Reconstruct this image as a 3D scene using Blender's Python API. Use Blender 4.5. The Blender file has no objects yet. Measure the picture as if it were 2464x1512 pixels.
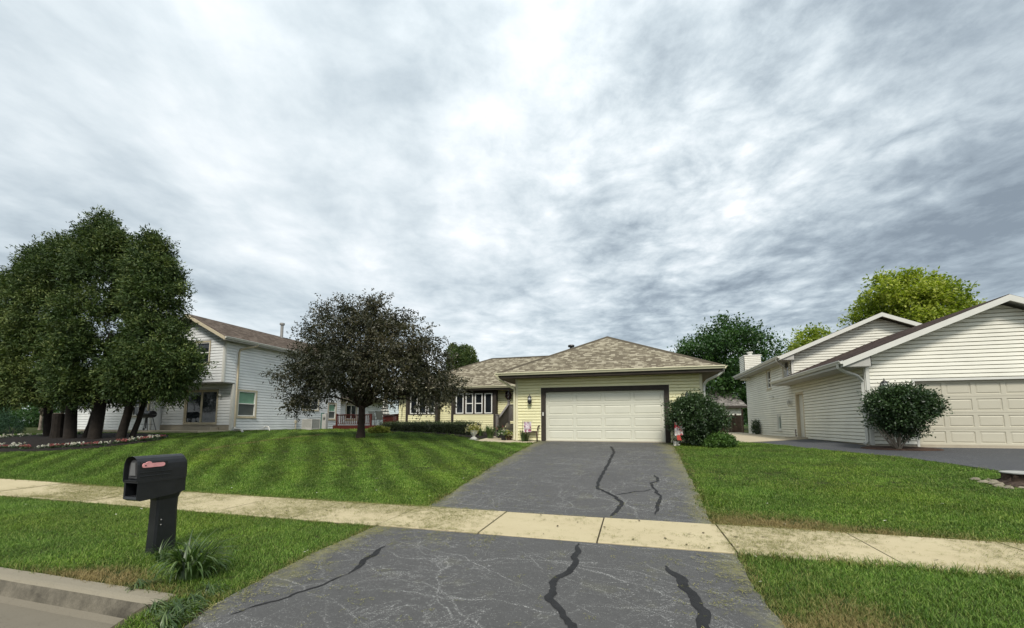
import bpy, math, random
import numpy as np
from mathutils import Vector
random.seed(7); RNG=np.random.default_rng(11)
SC=bpy.context.scene
R=math.radians
# =========================== CAMERA / WORLD / SUN ===========================
F0=1000.;PITCH=R(5.51);YAW=R(16.21);CX,CY=1232.,924.      # camera solved from the photograph (2464 px wide grid)
cd=bpy.data.cameras.new('camera'); cam=bpy.data.objects.new('camera',cd); SC.collection.objects.link(cam); SC.camera=cam
cam.location=(0,0,1.6); cam.rotation_euler=(math.pi/2+PITCH,0,YAW)
cd.sensor_width=36; cd.lens=36*F0/2464; cd.shift_y=(CY-756)/2464; cd.clip_start=.05; cd.clip_end=3000
SC.view_settings.view_transform='Standard'; SC.view_settings.look='None'; SC.view_settings.exposure=1.22; SC.view_settings.gamma=1
SUN_EL,SUN_AZ=R(50),R(168)          # azimuth clockwise from +Y (sun behind the camera, a little to the right)
sd=bpy.data.lights.new('sun','SUN'); sd.energy=1.5; sd.angle=R(13); sd.color=(1,.95,.86)
sun=bpy.data.objects.new('sun',sd); SC.collection.objects.link(sun); sun.location=(0,-20,40)
sdir=Vector((math.sin(SUN_AZ)*math.cos(SUN_EL),math.cos(SUN_AZ)*math.cos(SUN_EL),math.sin(SUN_EL)))
sun.rotation_euler=sdir.to_track_quat('Z','Y').to_euler()
W=bpy.data.worlds.new('World'); SC.world=W; W.use_nodes=True
SC.cycles.max_bounces=5; SC.cycles.transparent_max_bounces=6; SC.cycles.caustics_reflective=False; SC.cycles.caustics_refractive=False
SC.cycles.use_denoising=True

class NT:
    def __init__(s,nt): s.nt=nt; nt.nodes.clear()
    def n(s,t,**k):
        nd=s.nt.nodes.new(t)
        ins=k.pop('ins',{})
        for a,b in k.items(): setattr(nd,a,b)
        for a,b in ins.items():
            if hasattr(b,'is_output') : s.nt.links.new(b,nd.inputs[a])
            else: nd.inputs[a].default_value=b
        return nd
    def math(s,op,a,b=0.,c=None,clamp=False):
        nd=s.nt.nodes.new('ShaderNodeMath'); nd.operation=op; nd.use_clamp=clamp
        for i,v in enumerate((a,b,c)):
            if v is None: continue
            if hasattr(v,'is_output'): s.nt.links.new(v,nd.inputs[i])
            else: nd.inputs[i].default_value=v
        return nd.outputs[0]
    def vmath(s,op,a,b=(0,0,0)):
        nd=s.nt.nodes.new('ShaderNodeVectorMath'); nd.operation=op
        for i,v in enumerate((a,b)):
            if hasattr(v,'is_output'): s.nt.links.new(v,nd.inputs[i])
            else: nd.inputs[i].default_value=v
        return nd
    def mix(s,f,a,b,bt='MIX'):
        nd=s.nt.nodes.new('ShaderNodeMix'); nd.data_type='RGBA'; nd.blend_type=bt
        for i,v in ((0,f),(6,a),(7,b)):
            if hasattr(v,'is_output'): s.nt.links.new(v,nd.inputs[i])
            elif i==0: nd.inputs[0].default_value=v
            else: nd.inputs[i].default_value=(*v,1) if len(v)==3 else v
        return nd.outputs[2]
    def ramp(s,f,stops,interp='LINEAR'):
        nd=s.nt.nodes.new('ShaderNodeValToRGB'); nd.color_ramp.interpolation=interp
        s.nt.links.new(f,nd.inputs[0]); e=nd.color_ramp.elements
        while len(e)<len(stops): e.new(.5)
        for k,(p,c) in enumerate(stops):
            e[k].position=p; e[k].color=(*c,1) if hasattr(c,'__len__') else (c,c,c,1)
        return nd.outputs[0]
    def noise(s,vec,scale,detail=4,rough=.55,dist=0.,dim='3D'):
        nd=s.nt.nodes.new('ShaderNodeTexNoise'); nd.noise_dimensions=dim
        if vec is not None: s.nt.links.new(vec,nd.inputs['Vector'])
        nd.inputs['Scale'].default_value=scale; nd.inputs['Detail'].default_value=detail
        nd.inputs['Roughness'].default_value=rough; nd.inputs['Distortion'].default_value=dist
        return nd.outputs['Fac']
    def sep(s,v):
        nd=s.nt.nodes.new('ShaderNodeSeparateXYZ'); s.nt.links.new(v,nd.inputs[0]); return nd.outputs
    def comb(s,x,y,z):
        nd=s.nt.nodes.new('ShaderNodeCombineXYZ')
        for i,v in enumerate((x,y,z)):
            if hasattr(v,'is_output'): s.nt.links.new(v,nd.inputs[i])
            else: nd.inputs[i].default_value=v
        return nd.outputs[0]
    def link(s,a,b): s.nt.links.new(a,b)

def axes():
    cp,sp,c,s=math.cos(PITCH),math.sin(PITCH),math.cos(YAW),math.sin(YAW)
    fw=np.array([-s*cp,c*cp,sp]); rt=np.array([c,s,0.]); return fw,rt,np.cross(rt,fw)
FW,RT,UP=axes(); CAM=np.array([0,0,1.6])
def ray(x,y): return FW+RT*(x-CX)/F0-UP*(y-CY)/F0
def atY(x,y,k): d=ray(x,y);return CAM+d*(k/d[1])
def atX(x,y,k): d=ray(x,y);return CAM+d*(k/d[0])

def build_world():
    t=NT(W.node_tree)
    d=t.n('ShaderNodeTexCoord').outputs['Generated']
    sky=t.n('ShaderNodeTexSky'); sky.sky_type='NISHITA'; sky.sun_disc=False; sky.sun_elevation=SUN_EL; sky.sun_rotation=SUN_AZ
    x,y,z=t.sep(d)
    zc=t.math('MAXIMUM',z,0.0); den=t.math('ADD',zc,.09)
    # cloud deck plane coordinates, long axis turned to the wind direction
    a=R(-19); ca,sa=math.cos(a),math.sin(a)
    px=t.math('DIVIDE',x,den); py=t.math('DIVIDE',y,den)
    u=t.math('SUBTRACT',t.math('MULTIPLY',px,ca),t.math('MULTIPLY',py,sa))
    v=t.math('ADD',t.math('MULTIPLY',px,sa),t.math('MULTIPLY',py,ca))
    # wind-blown bands, mottling and fine wisps
    q1=t.comb(u,t.math('MULTIPLY',v,.42),0.); n1=t.noise(q1,1.05,5,.50,.25)
    q2=t.comb(u,t.math('MULTIPLY',v,.95),3.7); n2=t.noise(q2,4.6,12,.66,.15); n5=t.noise(t.comb(u,t.math('MULTIPLY',v,.95),21.),3.6,7,.55,.4); n4=t.noise(t.comb(u,t.math('MULTIPLY',v,.75),7.7),2.0,6,.55,.2)
    q3=t.comb(u,t.math('MULTIPLY',v,.2),9.1); n3=t.noise(q3,3.2,5,.55,.3)
    # large bright and dark areas of the overcast, given as directions
    acc=None
    def blob(pxl,pyl,rad,amp,ax=None):
        nonlocal acc
        v_=ray(pxl,pyl); v_=v_/np.linalg.norm(v_)
        k=1/(2*(rad/1000.)**2)
        dv=t.vmath('SUBTRACT',d,tuple(v_)); l2=t.vmath('DOT_PRODUCT',dv.outputs[0],dv.outputs[0]).outputs['Value']
        g=t.math('MULTIPLY',t.math('EXPONENT',t.math('MULTIPLY',l2,-k)),amp)
        acc=g if acc is None else t.math('ADD',acc,g)
    for b in SKYBLOBS: blob(*b)
    # mottling is strongest in the middle and right part of the deck
    vm=ray(1750,480); vm=vm/np.linalg.norm(vm)
    dm=t.vmath('SUBTRACT',d,tuple(vm)); lm=t.vmath('DOT_PRODUCT',dm.outputs[0],dm.outputs[0]).outputs['Value']
    mot=t.math('ADD',t.math('MULTIPLY',t.math('EXPONENT',t.math('MULTIPLY',lm,-3.6)),.85),.16)
    f=t.math('ADD',.66,t.math('MULTIPLY',t.math('SUBTRACT',n1,.5),.80))
    f=t.math('ADD',f,t.math('MULTIPLY',t.math('MULTIPLY',t.math('SUBTRACT',n2,.5),1.35),mot))
    f=t.math('ADD',f,t.math('MULTIPLY',t.math('SUBTRACT',n4,.5),1.1))
    rid=t.math('SUBTRACT',t.math('MULTIPLY',t.math('ABSOLUTE',t.math('SUBTRACT',n5,.5)),2.),.16); f=t.math('ADD',f,t.math('MULTIPLY',t.math('MULTIPLY',rid,.75),t.math('ADD',mot,.12)))
    f=t.math('ADD',f,t.math('MULTIPLY',t.math('SUBTRACT',n3,.5),.16))
    f=t.math('ADD',f,t.math('MULTIPLY',acc,.80))
    col=t.ramp(f,[(0.0,(.215,.255,.29)),(.25,(.33,.385,.425)),(.50,(.50,.565,.60)),(.70,(.65,.71,.735)),(.88,(.79,.83,.845)),(1.0,(.90,.925,.93))])
    zen=t.math('ADD',1.,t.math('MULTIPLY',t.math('POWER',zc,2.2),.5))    # an overcast is brightest overhead
    col=t.mix(1.,col,t.comb(zen,zen,zen),'MULTIPLY')
    K=4.9
    col=t.mix(1.,col,(K,K,K),'MULTIPLY')
    col=t.mix(.92,sky.outputs[0],col)
    below=t.math('LESS_THAN',z,-.02)
    col=t.mix(below,col,(.5,.55,.4))
    bg=t.n('ShaderNodeBackground',ins={'Color':col,'Strength':.1})
    o=t.n('ShaderNodeOutputWorld'); t.link(bg.outputs[0],o.inputs[0])
SKYBLOBS=[(1550,90,190,.15),(1320,240,90,.13),(1300,-150,260,-.12),(1150,400,90,.16),(1720,520,95,.22),(1880,430,110,.26),(1150,60,90,-.05),(420,80,260,.05),
 (500,380,260,.10),(820,470,200,.12),(60,120,220,-.20),(30,560,170,-.22),(2440,60,230,-.20),(2440,380,180,-.30),(2250,560,150,-.12),
 (860,190,110,-.16),(1060,400,60,-.10),(1660,380,120,-.12),(1500,450,90,-.10),(1800,600,120,-.14),(1700,740,110,-.22),(2250,760,120,-.12),(1250,690,120,-.02),(640,690,130,-.10),(1100,850,120,.18),(1480,560,110,-.06)]
build_world()

# =============================== TERRAIN ===================================
TX=np.array([-90,-40,-26,-17,-11,-5,2.6,5,8,14,60.])
TY=np.array([2.9,5.7,7.1,9.5,12,15,18,23,33,60,200.])
TZ=np.array([
 [0,.08,.13,.45,.75,.95,1.1,1.2,1.2,1.2,1.2],
 [0,.08,.13,.45,.75,.95,1.1,1.2,1.2,1.2,1.2],
 [0,.08,.14,.55,.90,1.05,1.15,1.2,1.2,1.2,1.2],
 [0,.07,.12,.50,.86,1.06,1.16,1.2,1.25,1.2,1.2],
 [0,.05,.07,.36,.70,1.0,1.12,1.2,1.25,1.2,1.2],
 [0,.04,.06,.26,.48,.69,.86,1.1,1.2,1.2,1.2],
 [0,.04,.06,.26,.48,.69,.84,.90,.95,1.1,1.2],
 [0,.04,.06,.26,.48,.70,.86,.91,.95,1.1,1.2],
 [0,.05,.07,.27,.50,.74,.88,.92,.95,1.1,1.2],
 [0,.05,.07,.27,.50,.74,.88,.92,.95,1.1,1.2],
 [0,.05,.07,.27,.50,.74,.88,.92,.95,1.1,1.2]])
def _slopes(x,v):
    d=np.diff(v,axis=-1)/np.diff(x); m=np.zeros_like(v); a=d[...,:-1]; b=d[...,1:]
    m[...,1:-1]=np.where(a*b>0,2*a*b/(a+b+1e-12),0); m[...,0]=d[...,0]; m[...,-1]=0
    return m
_MY=_slopes(TY,TZ)
def h(x,y):
    x=np.atleast_1d(np.asarray(x,float)); y=np.atleast_1d(np.asarray(y,float)); x,y=np.broadcast_arrays(x,y)
    yc=np.clip(y,TY[0],TY[-1]-1e-6); xc=np.clip(x,TX[0],TX[-1]-1e-6)
    j=np.clip(np.searchsorted(TY,yc,side='right')-1,0,len(TY)-2); i=np.clip(np.searchsorted(TX,xc,side='right')-1,0,len(TX)-2)
    H=TY[j+1]-TY[j]; t=(yc-TY[j])/H
    h00=2*t**3-3*t*t+1;h10=t**3-2*t*t+t;h01=-2*t**3+3*t*t;h11=t**3-t*t
    def col(ii): return h00*TZ[ii,j]+h10*H*_MY[ii,j]+h01*TZ[ii,j+1]+h11*H*_MY[ii,j+1]
    s=(xc-TX[i])/(TX[i+1]-TX[i]); s=s*s*(3-2*s)
    return col(i)*(1-s)+col(i+1)*s
def h1(x,y): return float(h(x,y)[0])
def atG(x,y,off=0.):
    d=ray(x,y); t=np.arange(2,80,.02); P=CAM+d*t[:,None]
    g=P[:,2]-h(P[:,0],P[:,1])-off; return P[np.argmax(g<0)]

# =============================== HELPERS ===================================
WLOC={}
def thing(name,label,cat,loc=(0,0,0),group=None,kind=None):
    o=bpy.data.objects.new(name,None); SC.collection.objects.link(o); o.location=loc; o.empty_display_size=.2
    o['label']=label; o['category']=cat
    if group: o['group']=group
    if kind: o['kind']=kind
    WLOC[o.name]=Vector(loc); return o
def tag(o,label=None,cat=None,group=None,kind=None):
    if label: o['label']=label
    if cat: o['category']=cat
    if group: o['group']=group
    if kind: o['kind']=kind
    return o
class MB:
    def __init__(s): s.v=[];s.f=[];s.m=[];s.uv=[]
    def face(s,pts,mi=0,uv=None):
        b=len(s.v); s.v+= [tuple(p) for p in pts]; s.f.append(tuple(range(b,b+len(pts)))); s.m.append(mi); s.uv.append(uv)
    def mesh(s,vs,fs,mi=0):
        b=len(s.v); s.v+=[tuple(p) for p in vs]
        for f in fs: s.f.append(tuple(b+i for i in f)); s.m.append(mi); s.uv.append(None)
    def hexa(s,p,mi=0):   # p: 8 points, bottom 4 then top 4
        s.mesh(p,[(3,2,1,0),(4,5,6,7),(0,1,5,4),(1,2,6,5),(2,3,7,6),(3,0,4,7)],mi)
    def box(s,x0,x1,y0,y1,z0,z1,mi=0): s.hexa([(x0,y0,z0),(x1,y0,z0),(x1,y1,z0),(x0,y1,z0),(x0,y0,z1),(x1,y0,z1),(x1,y1,z1),(x0,y1,z1)],mi)
    def beam(s,a,b,w,d,mi=0,up=(0,0,1)):   # rectangular bar from a to b
        a=Vector(a);b=Vector(b);t=(b-a).normalized();upv=Vector(up)
        if abs(t.dot(upv))>.98: upv=Vector((0,1,0))
        sx=t.cross(upv).normalized()*w/2; sy=sx.cross(t).normalized()*d/2
        s.hexa([a-sx-sy,a+sx-sy,a+sx+sy,a-sx+sy,b-sx-sy,b+sx-sy,b+sx+sy,b-sx+sy],mi)
    def tube(s,pts,rad,n=8,mi=0,cap=True):
        pts=[Vector(p) for p in pts]
        if not hasattr(rad,'__len__'): rad=[rad]*len(pts)
        b=len(s.v); prev=None
        for i,p in enumerate(pts):
            t=(pts[min(i+1,len(pts)-1)]-pts[max(i-1,0)]).normalized()
            if prev is None:
                a=Vector((0,0,1)) if abs(t.z)<.9 else Vector((1,0,0)); prev=t.cross(a).normalized()
            x=(prev-t*prev.dot(t)).normalized(); y=t.cross(x); prev=x
            for k in range(n):
                an=2*math.pi*k/n; s.v.append(tuple(p+(x*math.cos(an)+y*math.sin(an))*rad[i]))
        for i in range(len(pts)-1):
            for k in range(n):
                s.f.append((b+i*n+k,b+i*n+(k+1)%n,b+(i+1)*n+(k+1)%n,b+(i+1)*n+k)); s.m.append(mi); s.uv.append(None)
        if cap:
            s.f.append(tuple(b+k for k in range(n))[::-1]); s.m.append(mi); s.uv.append(None)
            e=b+(len(pts)-1)*n; s.f.append(tuple(e+k for k in range(n))); s.m.append(mi); s.uv.append(None)
    def lathe(s,c,prof,n=14,mi=0,sx=1,sy=1):   # prof: (r,z)
        b=len(s.v)
        for r,z in prof:
            for k in range(n):
                an=2*math.pi*k/n; s.v.append((c[0]+r*sx*math.cos(an),c[1]+r*sy*math.sin(an),c[2]+z))
        for i in range(len(prof)-1):
            for k in range(n):
                s.f.append((b+i*n+k,b+i*n+(k+1)%n,b+(i+1)*n+(k+1)%n,b+(i+1)*n+k)); s.m.append(mi); s.uv.append(None)
        s.f.append(tuple(b+k for k in range(n))[::-1]); s.m.append(mi); s.uv.append(None)
        e=b+(len(prof)-1)*n; s.f.append(tuple(e+k for k in range(n))); s.m.append(mi); s.uv.append(None)
    def build_each(s,name,mats,parent,per=8):
        out=[]
        i=0
        while i<len(s.v):
            m=MB(); m.v=s.v[i:i+per]; m.f=[tuple(k-i for k in f) for f in s.f if i<=f[0]<i+per]; m.m=[0]*len(m.f); m.uv=[None]*len(m.f); out.append(m.build(name,mats,parent)); i+=per
        return out
    def build(s,name,mats,parent=None,smooth=False,bevel=0):
        me=bpy.data.meshes.new(name); off=WLOC[parent.name] if parent else Vector((0,0,0))
        me.from_pydata([(p[0]-off.x,p[1]-off.y,p[2]-off.z) for p in s.v],[],s.f)
        if not isinstance(mats,(list,tuple)): mats=[mats]
        for m in mats: me.materials.append(m)
        me.polygons.foreach_set('material_index',s.m)
        if any(u is not None for u in s.uv):
            L=me.uv_layers.new(name='UVMap'); k=0
            arr=[]
            for f,u in zip(s.f,s.uv): arr+= [c for q in (u if u is not None else [(0,0)]*len(f)) for c in q]
            L.data.foreach_set('uv',arr)
        if smooth: me.polygons.foreach_set('use_smooth',[True]*len(s.f))
        me.update()
        o=bpy.data.objects.new(name,me); SC.collection.objects.link(o)
        if parent: o.parent=parent
        WLOC[o.name]=off.copy()
        if bevel:
            b=o.modifiers.new('bevel','BEVEL'); b.width=bevel; b.segments=2; b.limit_method='ANGLE'
        return o
X3=Vector((1,0,0)); Y3=Vector((0,1,0))
class Fr:
    """local frame of a wall: u along, d outward, z up"""
    def __init__(s,O,U,N): s.O=Vector(O);s.U=Vector(U);s.N=Vector(N)
    def p(s,u,d,z): q=s.O+s.U*u+s.N*d; return (q.x,q.y,z)
    def box(s,mb,u0,u1,d0,d1,z0,z1,mi=0):
        P=s.p; mb.hexa([P(u0,d0,z0),P(u1,d0,z0),P(u1,d1,z0),P(u0,d1,z0),P(u0,d0,z1),P(u1,d0,z1),P(u1,d1,z1),P(u0,d1,z1)],mi)
def siding(mb,fr,u0,u1,z0,z1,pitch,openings=(),top=None,dep=.036,mi=0):
    """lap siding as real courses; top(z)->(ua,ub) clips the courses under a gable"""
    k=0
    while z0+k*pitch<z1-1e-4:
        za=z0+k*pitch; zb=min(za+pitch,z1); k+=1
        zk=za+pitch*.72
        cuts=sorted({za,zb}|({zk} if zk<zb-1e-3 else set())|{z for o in openings for z in (o[2],o[3]) if za+1e-4<z<zb-1e-4})
        for c0,c1 in zip(cuts,cuts[1:]):
            zm=(c0+c1)/2; spans=[(u0,u1)]
            for o in openings:
                if o[2]<zm<o[3]:
                    ns=[]
                    for a,b in spans:
                        if o[1]<=a or o[0]>=b: ns.append((a,b)); continue
                        if o[0]>a: ns.append((a,o[0]))
                        if o[1]<b: ns.append((o[1],b))
                    spans=ns
            dd_=lambda z: (dep*(1-.25*(z-za)/pitch) if z<=zk+1e-6 else dep*.8*(1-(z-zk)/(pitch*.28))-.030*((z-zk)/(pitch*.28)))
            d0=dd_(c0)*max(1.,pitch/.135); d1=dd_(c1)*max(1.,pitch/.135)
            for a,b in spans:
                a0,b0,a1,b1=a,b,a,b
                if top:
                    ta,tb=top(c0); sa,sb=top(c1)
                    a0,b0=max(a,ta),min(b,tb); a1,b1=max(a,sa),min(b,sb)
                    if b0-a0<.02: continue
                    if b1<a1: a1=b1=(a1+b1)/2
                mb.face([fr.p(a0,d0,c0),fr.p(b0,d0,c0),fr.p(b1,d1,c1),fr.p(a1,d1,c1)],mi)
                if abs(c0-za)<1e-5: mb.face([fr.p(a0,-.04,c0),fr.p(b0,-.04,c0),fr.p(b0,d0,c0),fr.p(a0,d0,c0)],mi)

# ============================== MATERIALS ==================================
MATS={}
def mat(name,col,rough=.7,var=.12,scale=4.,col2=None,bump=0.,bscale=60.,spec=.3,metal=0.,fine=0.):
    m=bpy.data.materials.new(name); m.use_nodes=True; t=NT(m.node_tree)
    pos=t.n('ShaderNodeNewGeometry').outputs['Position']
    n=t.noise(pos,scale,6,.6)
    a=tuple(c*(1-var) for c in col); b=tuple(min(1,c*(1+var)) for c in (col2 or col))
    c=t.mix(t.math('MULTIPLY',t.math('SUBTRACT',n,.3),2.5,clamp=True),a,b)
    if fine:
        n2=t.noise(pos,bscale,3,.6); g=t.math('ADD',1-fine/2,t.math('MULTIPLY',n2,fine)); c=t.mix(1.,c,t.comb(g,g,g),'MULTIPLY')
    bs=t.n('ShaderNodeBsdfPrincipled',ins={'Base Color':c,'Roughness':rough,'Metallic':metal,'Specular IOR Level':spec})
    if bump:
        nb=t.noise(pos,bscale,4,.6); bp=t.n('ShaderNodeBump',ins={'Strength':bump,'Distance':.01,'Height':nb}); t.link(bp.outputs[0],bs.inputs['Normal'])
    o=t.n('ShaderNodeOutputMaterial'); t.link(bs.outputs[0],o.inputs[0]); return m
def glass_mat(name,tint=(.012,.015,.018)):
    m=bpy.data.materials.new(name); m.use_nodes=True; t=NT(m.node_tree)
    pos=t.n('ShaderNodeNewGeometry').outputs['Position']; n=t.noise(pos,1.3,3,.5)
    c=t.mix(n,tuple(x*.4 for x in tint),tuple(x*1.8 for x in tint))
    bs=t.n('ShaderNodeBsdfPrincipled',ins={'Base Color':c,'Roughness':.04,'Specular IOR Level':.5})
    nb=t.noise(pos,2.2,2,.5); bp=t.n('ShaderNodeBump',ins={'Strength':.12,'Distance':.05,'Height':nb}); t.link(bp.outputs[0],bs.inputs['Normal'])
    o=t.n('ShaderNodeOutputMaterial'); t.link(bs.outputs[0],o.inputs[0]); return m
def shingle_mat(name,c1,c2,c3):
    m=bpy.data.materials.new(name); m.use_nodes=True; t=NT(m.node_tree)
    uv=t.n('ShaderNodeUVMap').outputs[0]
    def brick(w,hh,off,mort):
        b=t.n('ShaderNodeTexBrick',ins={'Vector':uv,'Color1':(0,0,0,1),'Color2':(1,1,1,1),'Mortar':(.5,.5,.5,1),'Scale':1.,'Mortar Size':mort,'Brick Width':w,'Row Height':hh,'Bias':0.})
        b.offset=off; return b
    b1=brick(.17,.145,.43,.0); b2=brick(.27,.145,.27,.0); b3=brick(10.,.145,.5,.008)
    r1=t.math('ADD',t.math('MULTIPLY',b1.outputs['Color'],.6),t.math('MULTIPLY',b2.outputs['Color'],.4))
    col=t.ramp(r1,[(.18,c1),(.42,c1),(.50,c2),(.62,c2),(.72,c3)])
    pos=t.n('ShaderNodeNewGeometry').outputs['Position']
    g=t.math('ADD',.72,t.math('MULTIPLY',t.noise(pos,70.,2,.6),.56)); col=t.mix(1.,col,t.comb(g,g,g),'MULTIPLY')
    g2=t.math('ADD',.85,t.math('MULTIPLY',t.noise(pos,.7,3,.6),.3)); col=t.mix(1.,col,t.comb(g2,g2,g2),'MULTIPLY')
    col=t.mix(t.math('MULTIPLY',b3.outputs['Fac'],.55),col,tuple(x*.35 for x in c1))
    bs=t.n('ShaderNodeBsdfPrincipled',ins={'Base Color':col,'Roughness':.95,'Specular IOR Level':.15})
    hh=t.math('ADD',r1,t.math('MULTIPLY',b3.outputs['Fac'],-1.)); bp=t.n('ShaderNodeBump',ins={'Strength':.35,'Distance':.02,'Height':hh}); t.link(bp.outputs[0],bs.inputs['Normal'])
    o=t.n('ShaderNodeOutputMaterial'); t.link(bs.outputs[0],o.inputs[0]); return m
def leaf_mat(name,dark,mid,light,trans=.25,rough=.5,spec=.35):
    m=bpy.data.materials.new(name); m.use_nodes=True; t=NT(m.node_tree)
    at=t.n('ShaderNodeAttribute',attribute_name='tint').outputs['Fac']
    col=t.ramp(at,[(0.,dark),(.5,mid),(1.,light)])
    bs=t.n('ShaderNodeBsdfPrincipled',ins={'Base Color':col,'Roughness':rough,'Specular IOR Level':spec})
    if trans:
        tr=t.n('ShaderNodeBsdfTranslucent',ins={'Color':t.mix(1.,col,(1.3,1.5,.7),'MULTIPLY')})
        mx=t.n('ShaderNodeMixShader',ins={0:trans,1:bs.outputs[0],2:tr.outputs[0]}); out=mx.outputs[0]
    else: out=bs.outputs[0]
    o=t.n('ShaderNodeOutputMaterial'); t.link(out,o.inputs[0]); return m

M=dict(
 cream=mat('cream_vinyl_siding',(.80,.76,.47),.55,.08,1.2,fine=.12),
 creamtrim=mat('cream_trim',(.66,.62,.44),.5,.05,2.),
 lightsid=mat('pale_vinyl_siding',(.76,.77,.76),.5,.08,1.,fine=.12),
 cremesid=mat('off_white_vinyl_siding',(.75,.73,.64),.55,.08,1.,fine=.12),
 farsid=mat('pale_blue_siding',(.55,.62,.64),.6,.04,1.),
 white=mat('white_painted_trim',(.60,.59,.54),.45,.05,3.),
 whitesash=mat('white_vinyl_sash',(.78,.77,.72),.4,.03,3.),
 tan=mat('tan_painted_casing',(.52,.45,.32),.6,.1,4.),
 brown=mat('dark_brown_trim',(.040,.033,.026),.8,.2,4.),
 brownsoffit=mat('brown_soffit',(.10,.08,.065),.7,.1,4.),
 greysoffit=mat('pale_soffit',(.40,.39,.36),.7,.05,4.),
 garage=mat('cream_garage_door',(.60,.59,.49),.45,.03,2.,bump=.06,bscale=180.),
 garage2=mat('almond_garage_door',(.48,.45,.36),.45,.03,2.,bump=.06,bscale=180.),
 glass=glass_mat('dark_window_glass'),
 curtain=mat('green_window_blind',(.16,.30,.20),.5,.15,3.,spec=.6),
 screen=mat('insect_screen',(.09,.10,.09),.5,.1,3.,spec=.5),
 shing=shingle_mat('tan_shingles',(.125,.105,.074),(.195,.170,.120),(.30,.268,.198)),
 shingb=shingle_mat('brown_shingles',(.070,.052,.040),(.095,.073,.057),(.125,.098,.078)),
 shingd=shingle_mat('dark_brown_shingles',(.030,.018,.014),(.042,.026,.02),(.06,.04,.03)),
 shingg=shingle_mat('grey_shingles',(.12,.11,.10),(.18,.165,.15),(.26,.24,.22)),
 concrete=mat('plain_concrete',(.36,.32,.25),.9,.12,2.,bump=.3,bscale=90.,fine=.25),
 black=mat('black_plastic',(.012,.013,.015),.42,.2,8.,bump=.15,bscale=220.,spec=.45),
 metal=mat('galvanised_metal',(.32,.31,.29),.5,.1,5.,metal=.5),
 blackmetal=mat('black_metal',(.02,.02,.022),.4,.15,5.,spec=.5),
 red=mat('red_stained_wood',(.075,.014,.010),.6,.25,6.),
 fence=mat('weathered_brown_wood',(.13,.09,.065),.85,.35,3.,fine=.3,bscale=40.),
 greywood=mat('grey_stained_wood',(.17,.155,.145),.8,.15,4.,fine=.2,bscale=30.),
 bark=mat('grey_brown_bark',(.017,.013,.010),.95,.4,6.,bump=1.,bscale=28.),
 barkpale=mat('pale_bark',(.24,.20,.16),.9,.3,8.,bump=.6,bscale=40.),
 barkred=mat('red_brown_bark',(.030,.021,.016),.95,.4,6.,bump=1.,bscale=25.),
 brownplastic=mat('brown_plastic',(.06,.032,.024),.5,.15,5.),
 kerbdark=mat('dark_curb_face',(.115,.102,.078),.95,.5,5.,bump=.4,bscale=60.,fine=.7),
 soil=mat('dark_mulch',(.011,.008,.0065),.98,.5,9.,bump=1.,bscale=60.,fine=.8),
 stumpbark=mat('rotten_stump_bark',(.055,.038,.028),.98,.6,14.,bump=1.,bscale=40.,fine=.8),
 barkchip=mat('bark_mulch',(.055,.032,.022),.98,.45,12.,bump=1.,bscale=60.,fine=.8),
)
# =========================== GROUND SURFACES ===============================
def nz(x,y,s=1.,seed=0):          # cheap smooth value noise 0..1
    x=np.asarray(x)*s+seed*17.3; y=np.asarray(y)*s+seed*5.1
    xi=np.floor(x);yi=np.floor(y);fx=x-xi;fy=y-yi;fx=fx*fx*(3-2*fx);fy=fy*fy*(3-2*fy)
    def hs(a,b): v=np.sin(a*127.1+b*311.7+seed)*43758.5453; return v-np.floor(v)
    return (hs(xi,yi)*(1-fx)+hs(xi+1,yi)*fx)*(1-fy)+(hs(xi,yi+1)*(1-fx)+hs(xi+1,yi+1)*fx)*fy
def lawn_ground_mat():
    m=bpy.data.materials.new('lawn_soil'); m.use_nodes=True; t=NT(m.node_tree)
    pos=t.n('ShaderNodeNewGeometry').outputs['Position']
    n=t.noise(pos,1.2,5,.6); n2=t.noise(pos,38.,4,.7)
    c=t.mix(n,(.022,.042,.008),(.035,.058,.012)); c=t.mix(t.math('MULTIPLY',n2,.7),c,(.055,.048,.02))
    bs=t.n('ShaderNodeBsdfPrincipled',ins={'Base Color':c,'Roughness':.95,'Specular IOR Level':.1})
    bp=t.n('ShaderNodeBump',ins={'Strength':.8,'Distance':.03,'Height':n2}); t.link(bp.outputs[0],bs.inputs['Normal'])
    o=t.n('ShaderNodeOutputMaterial'); t.link(bs.outputs[0],o.inputs[0]); return m
M['lawn']=lawn_ground_mat()
def gridmesh(name,xs,ys,zf,m,kind='structure'):
    X,Y=np.meshgrid(xs,ys); Z=zf(X.ravel(),Y.ravel())
    V=np.stack([X.ravel(),Y.ravel(),Z],1); nx,ny=len(xs),len(ys)
    i=np.arange((nx-1)*(ny-1)); r=i//(nx-1); c=i%(nx-1); a=r*nx+c
    Fc=np.stack([a,a+1,a+nx+1,a+nx],1)
    me=bpy.data.meshes.new(name); me.vertices.add(len(V)); me.vertices.foreach_set('co',V.ravel().astype(np.float32))
    me.loops.add(Fc.size); me.loops.foreach_set('vertex_index',Fc.ravel().astype(np.int32))
    me.polygons.add(len(Fc)); me.polygons.foreach_set('loop_start',(np.arange(len(Fc))*4).astype(np.int32)); me.polygons.foreach_set('loop_total',np.full(len(Fc),4,np.int32))
    me.update(calc_edges=True); me.polygons.foreach_set('use_smooth',[True]*len(Fc)); me.materials.append(m)
    o=bpy.data.objects.new(name,me); SC.collection.objects.link(o); o['kind']=kind; WLOC[o.name]=Vector((0,0,0)); return o
gx=np.concatenate([[-2000,-800,-300,-140],np.arange(-90,61,.6),[90,200,600,2000]])
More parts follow.
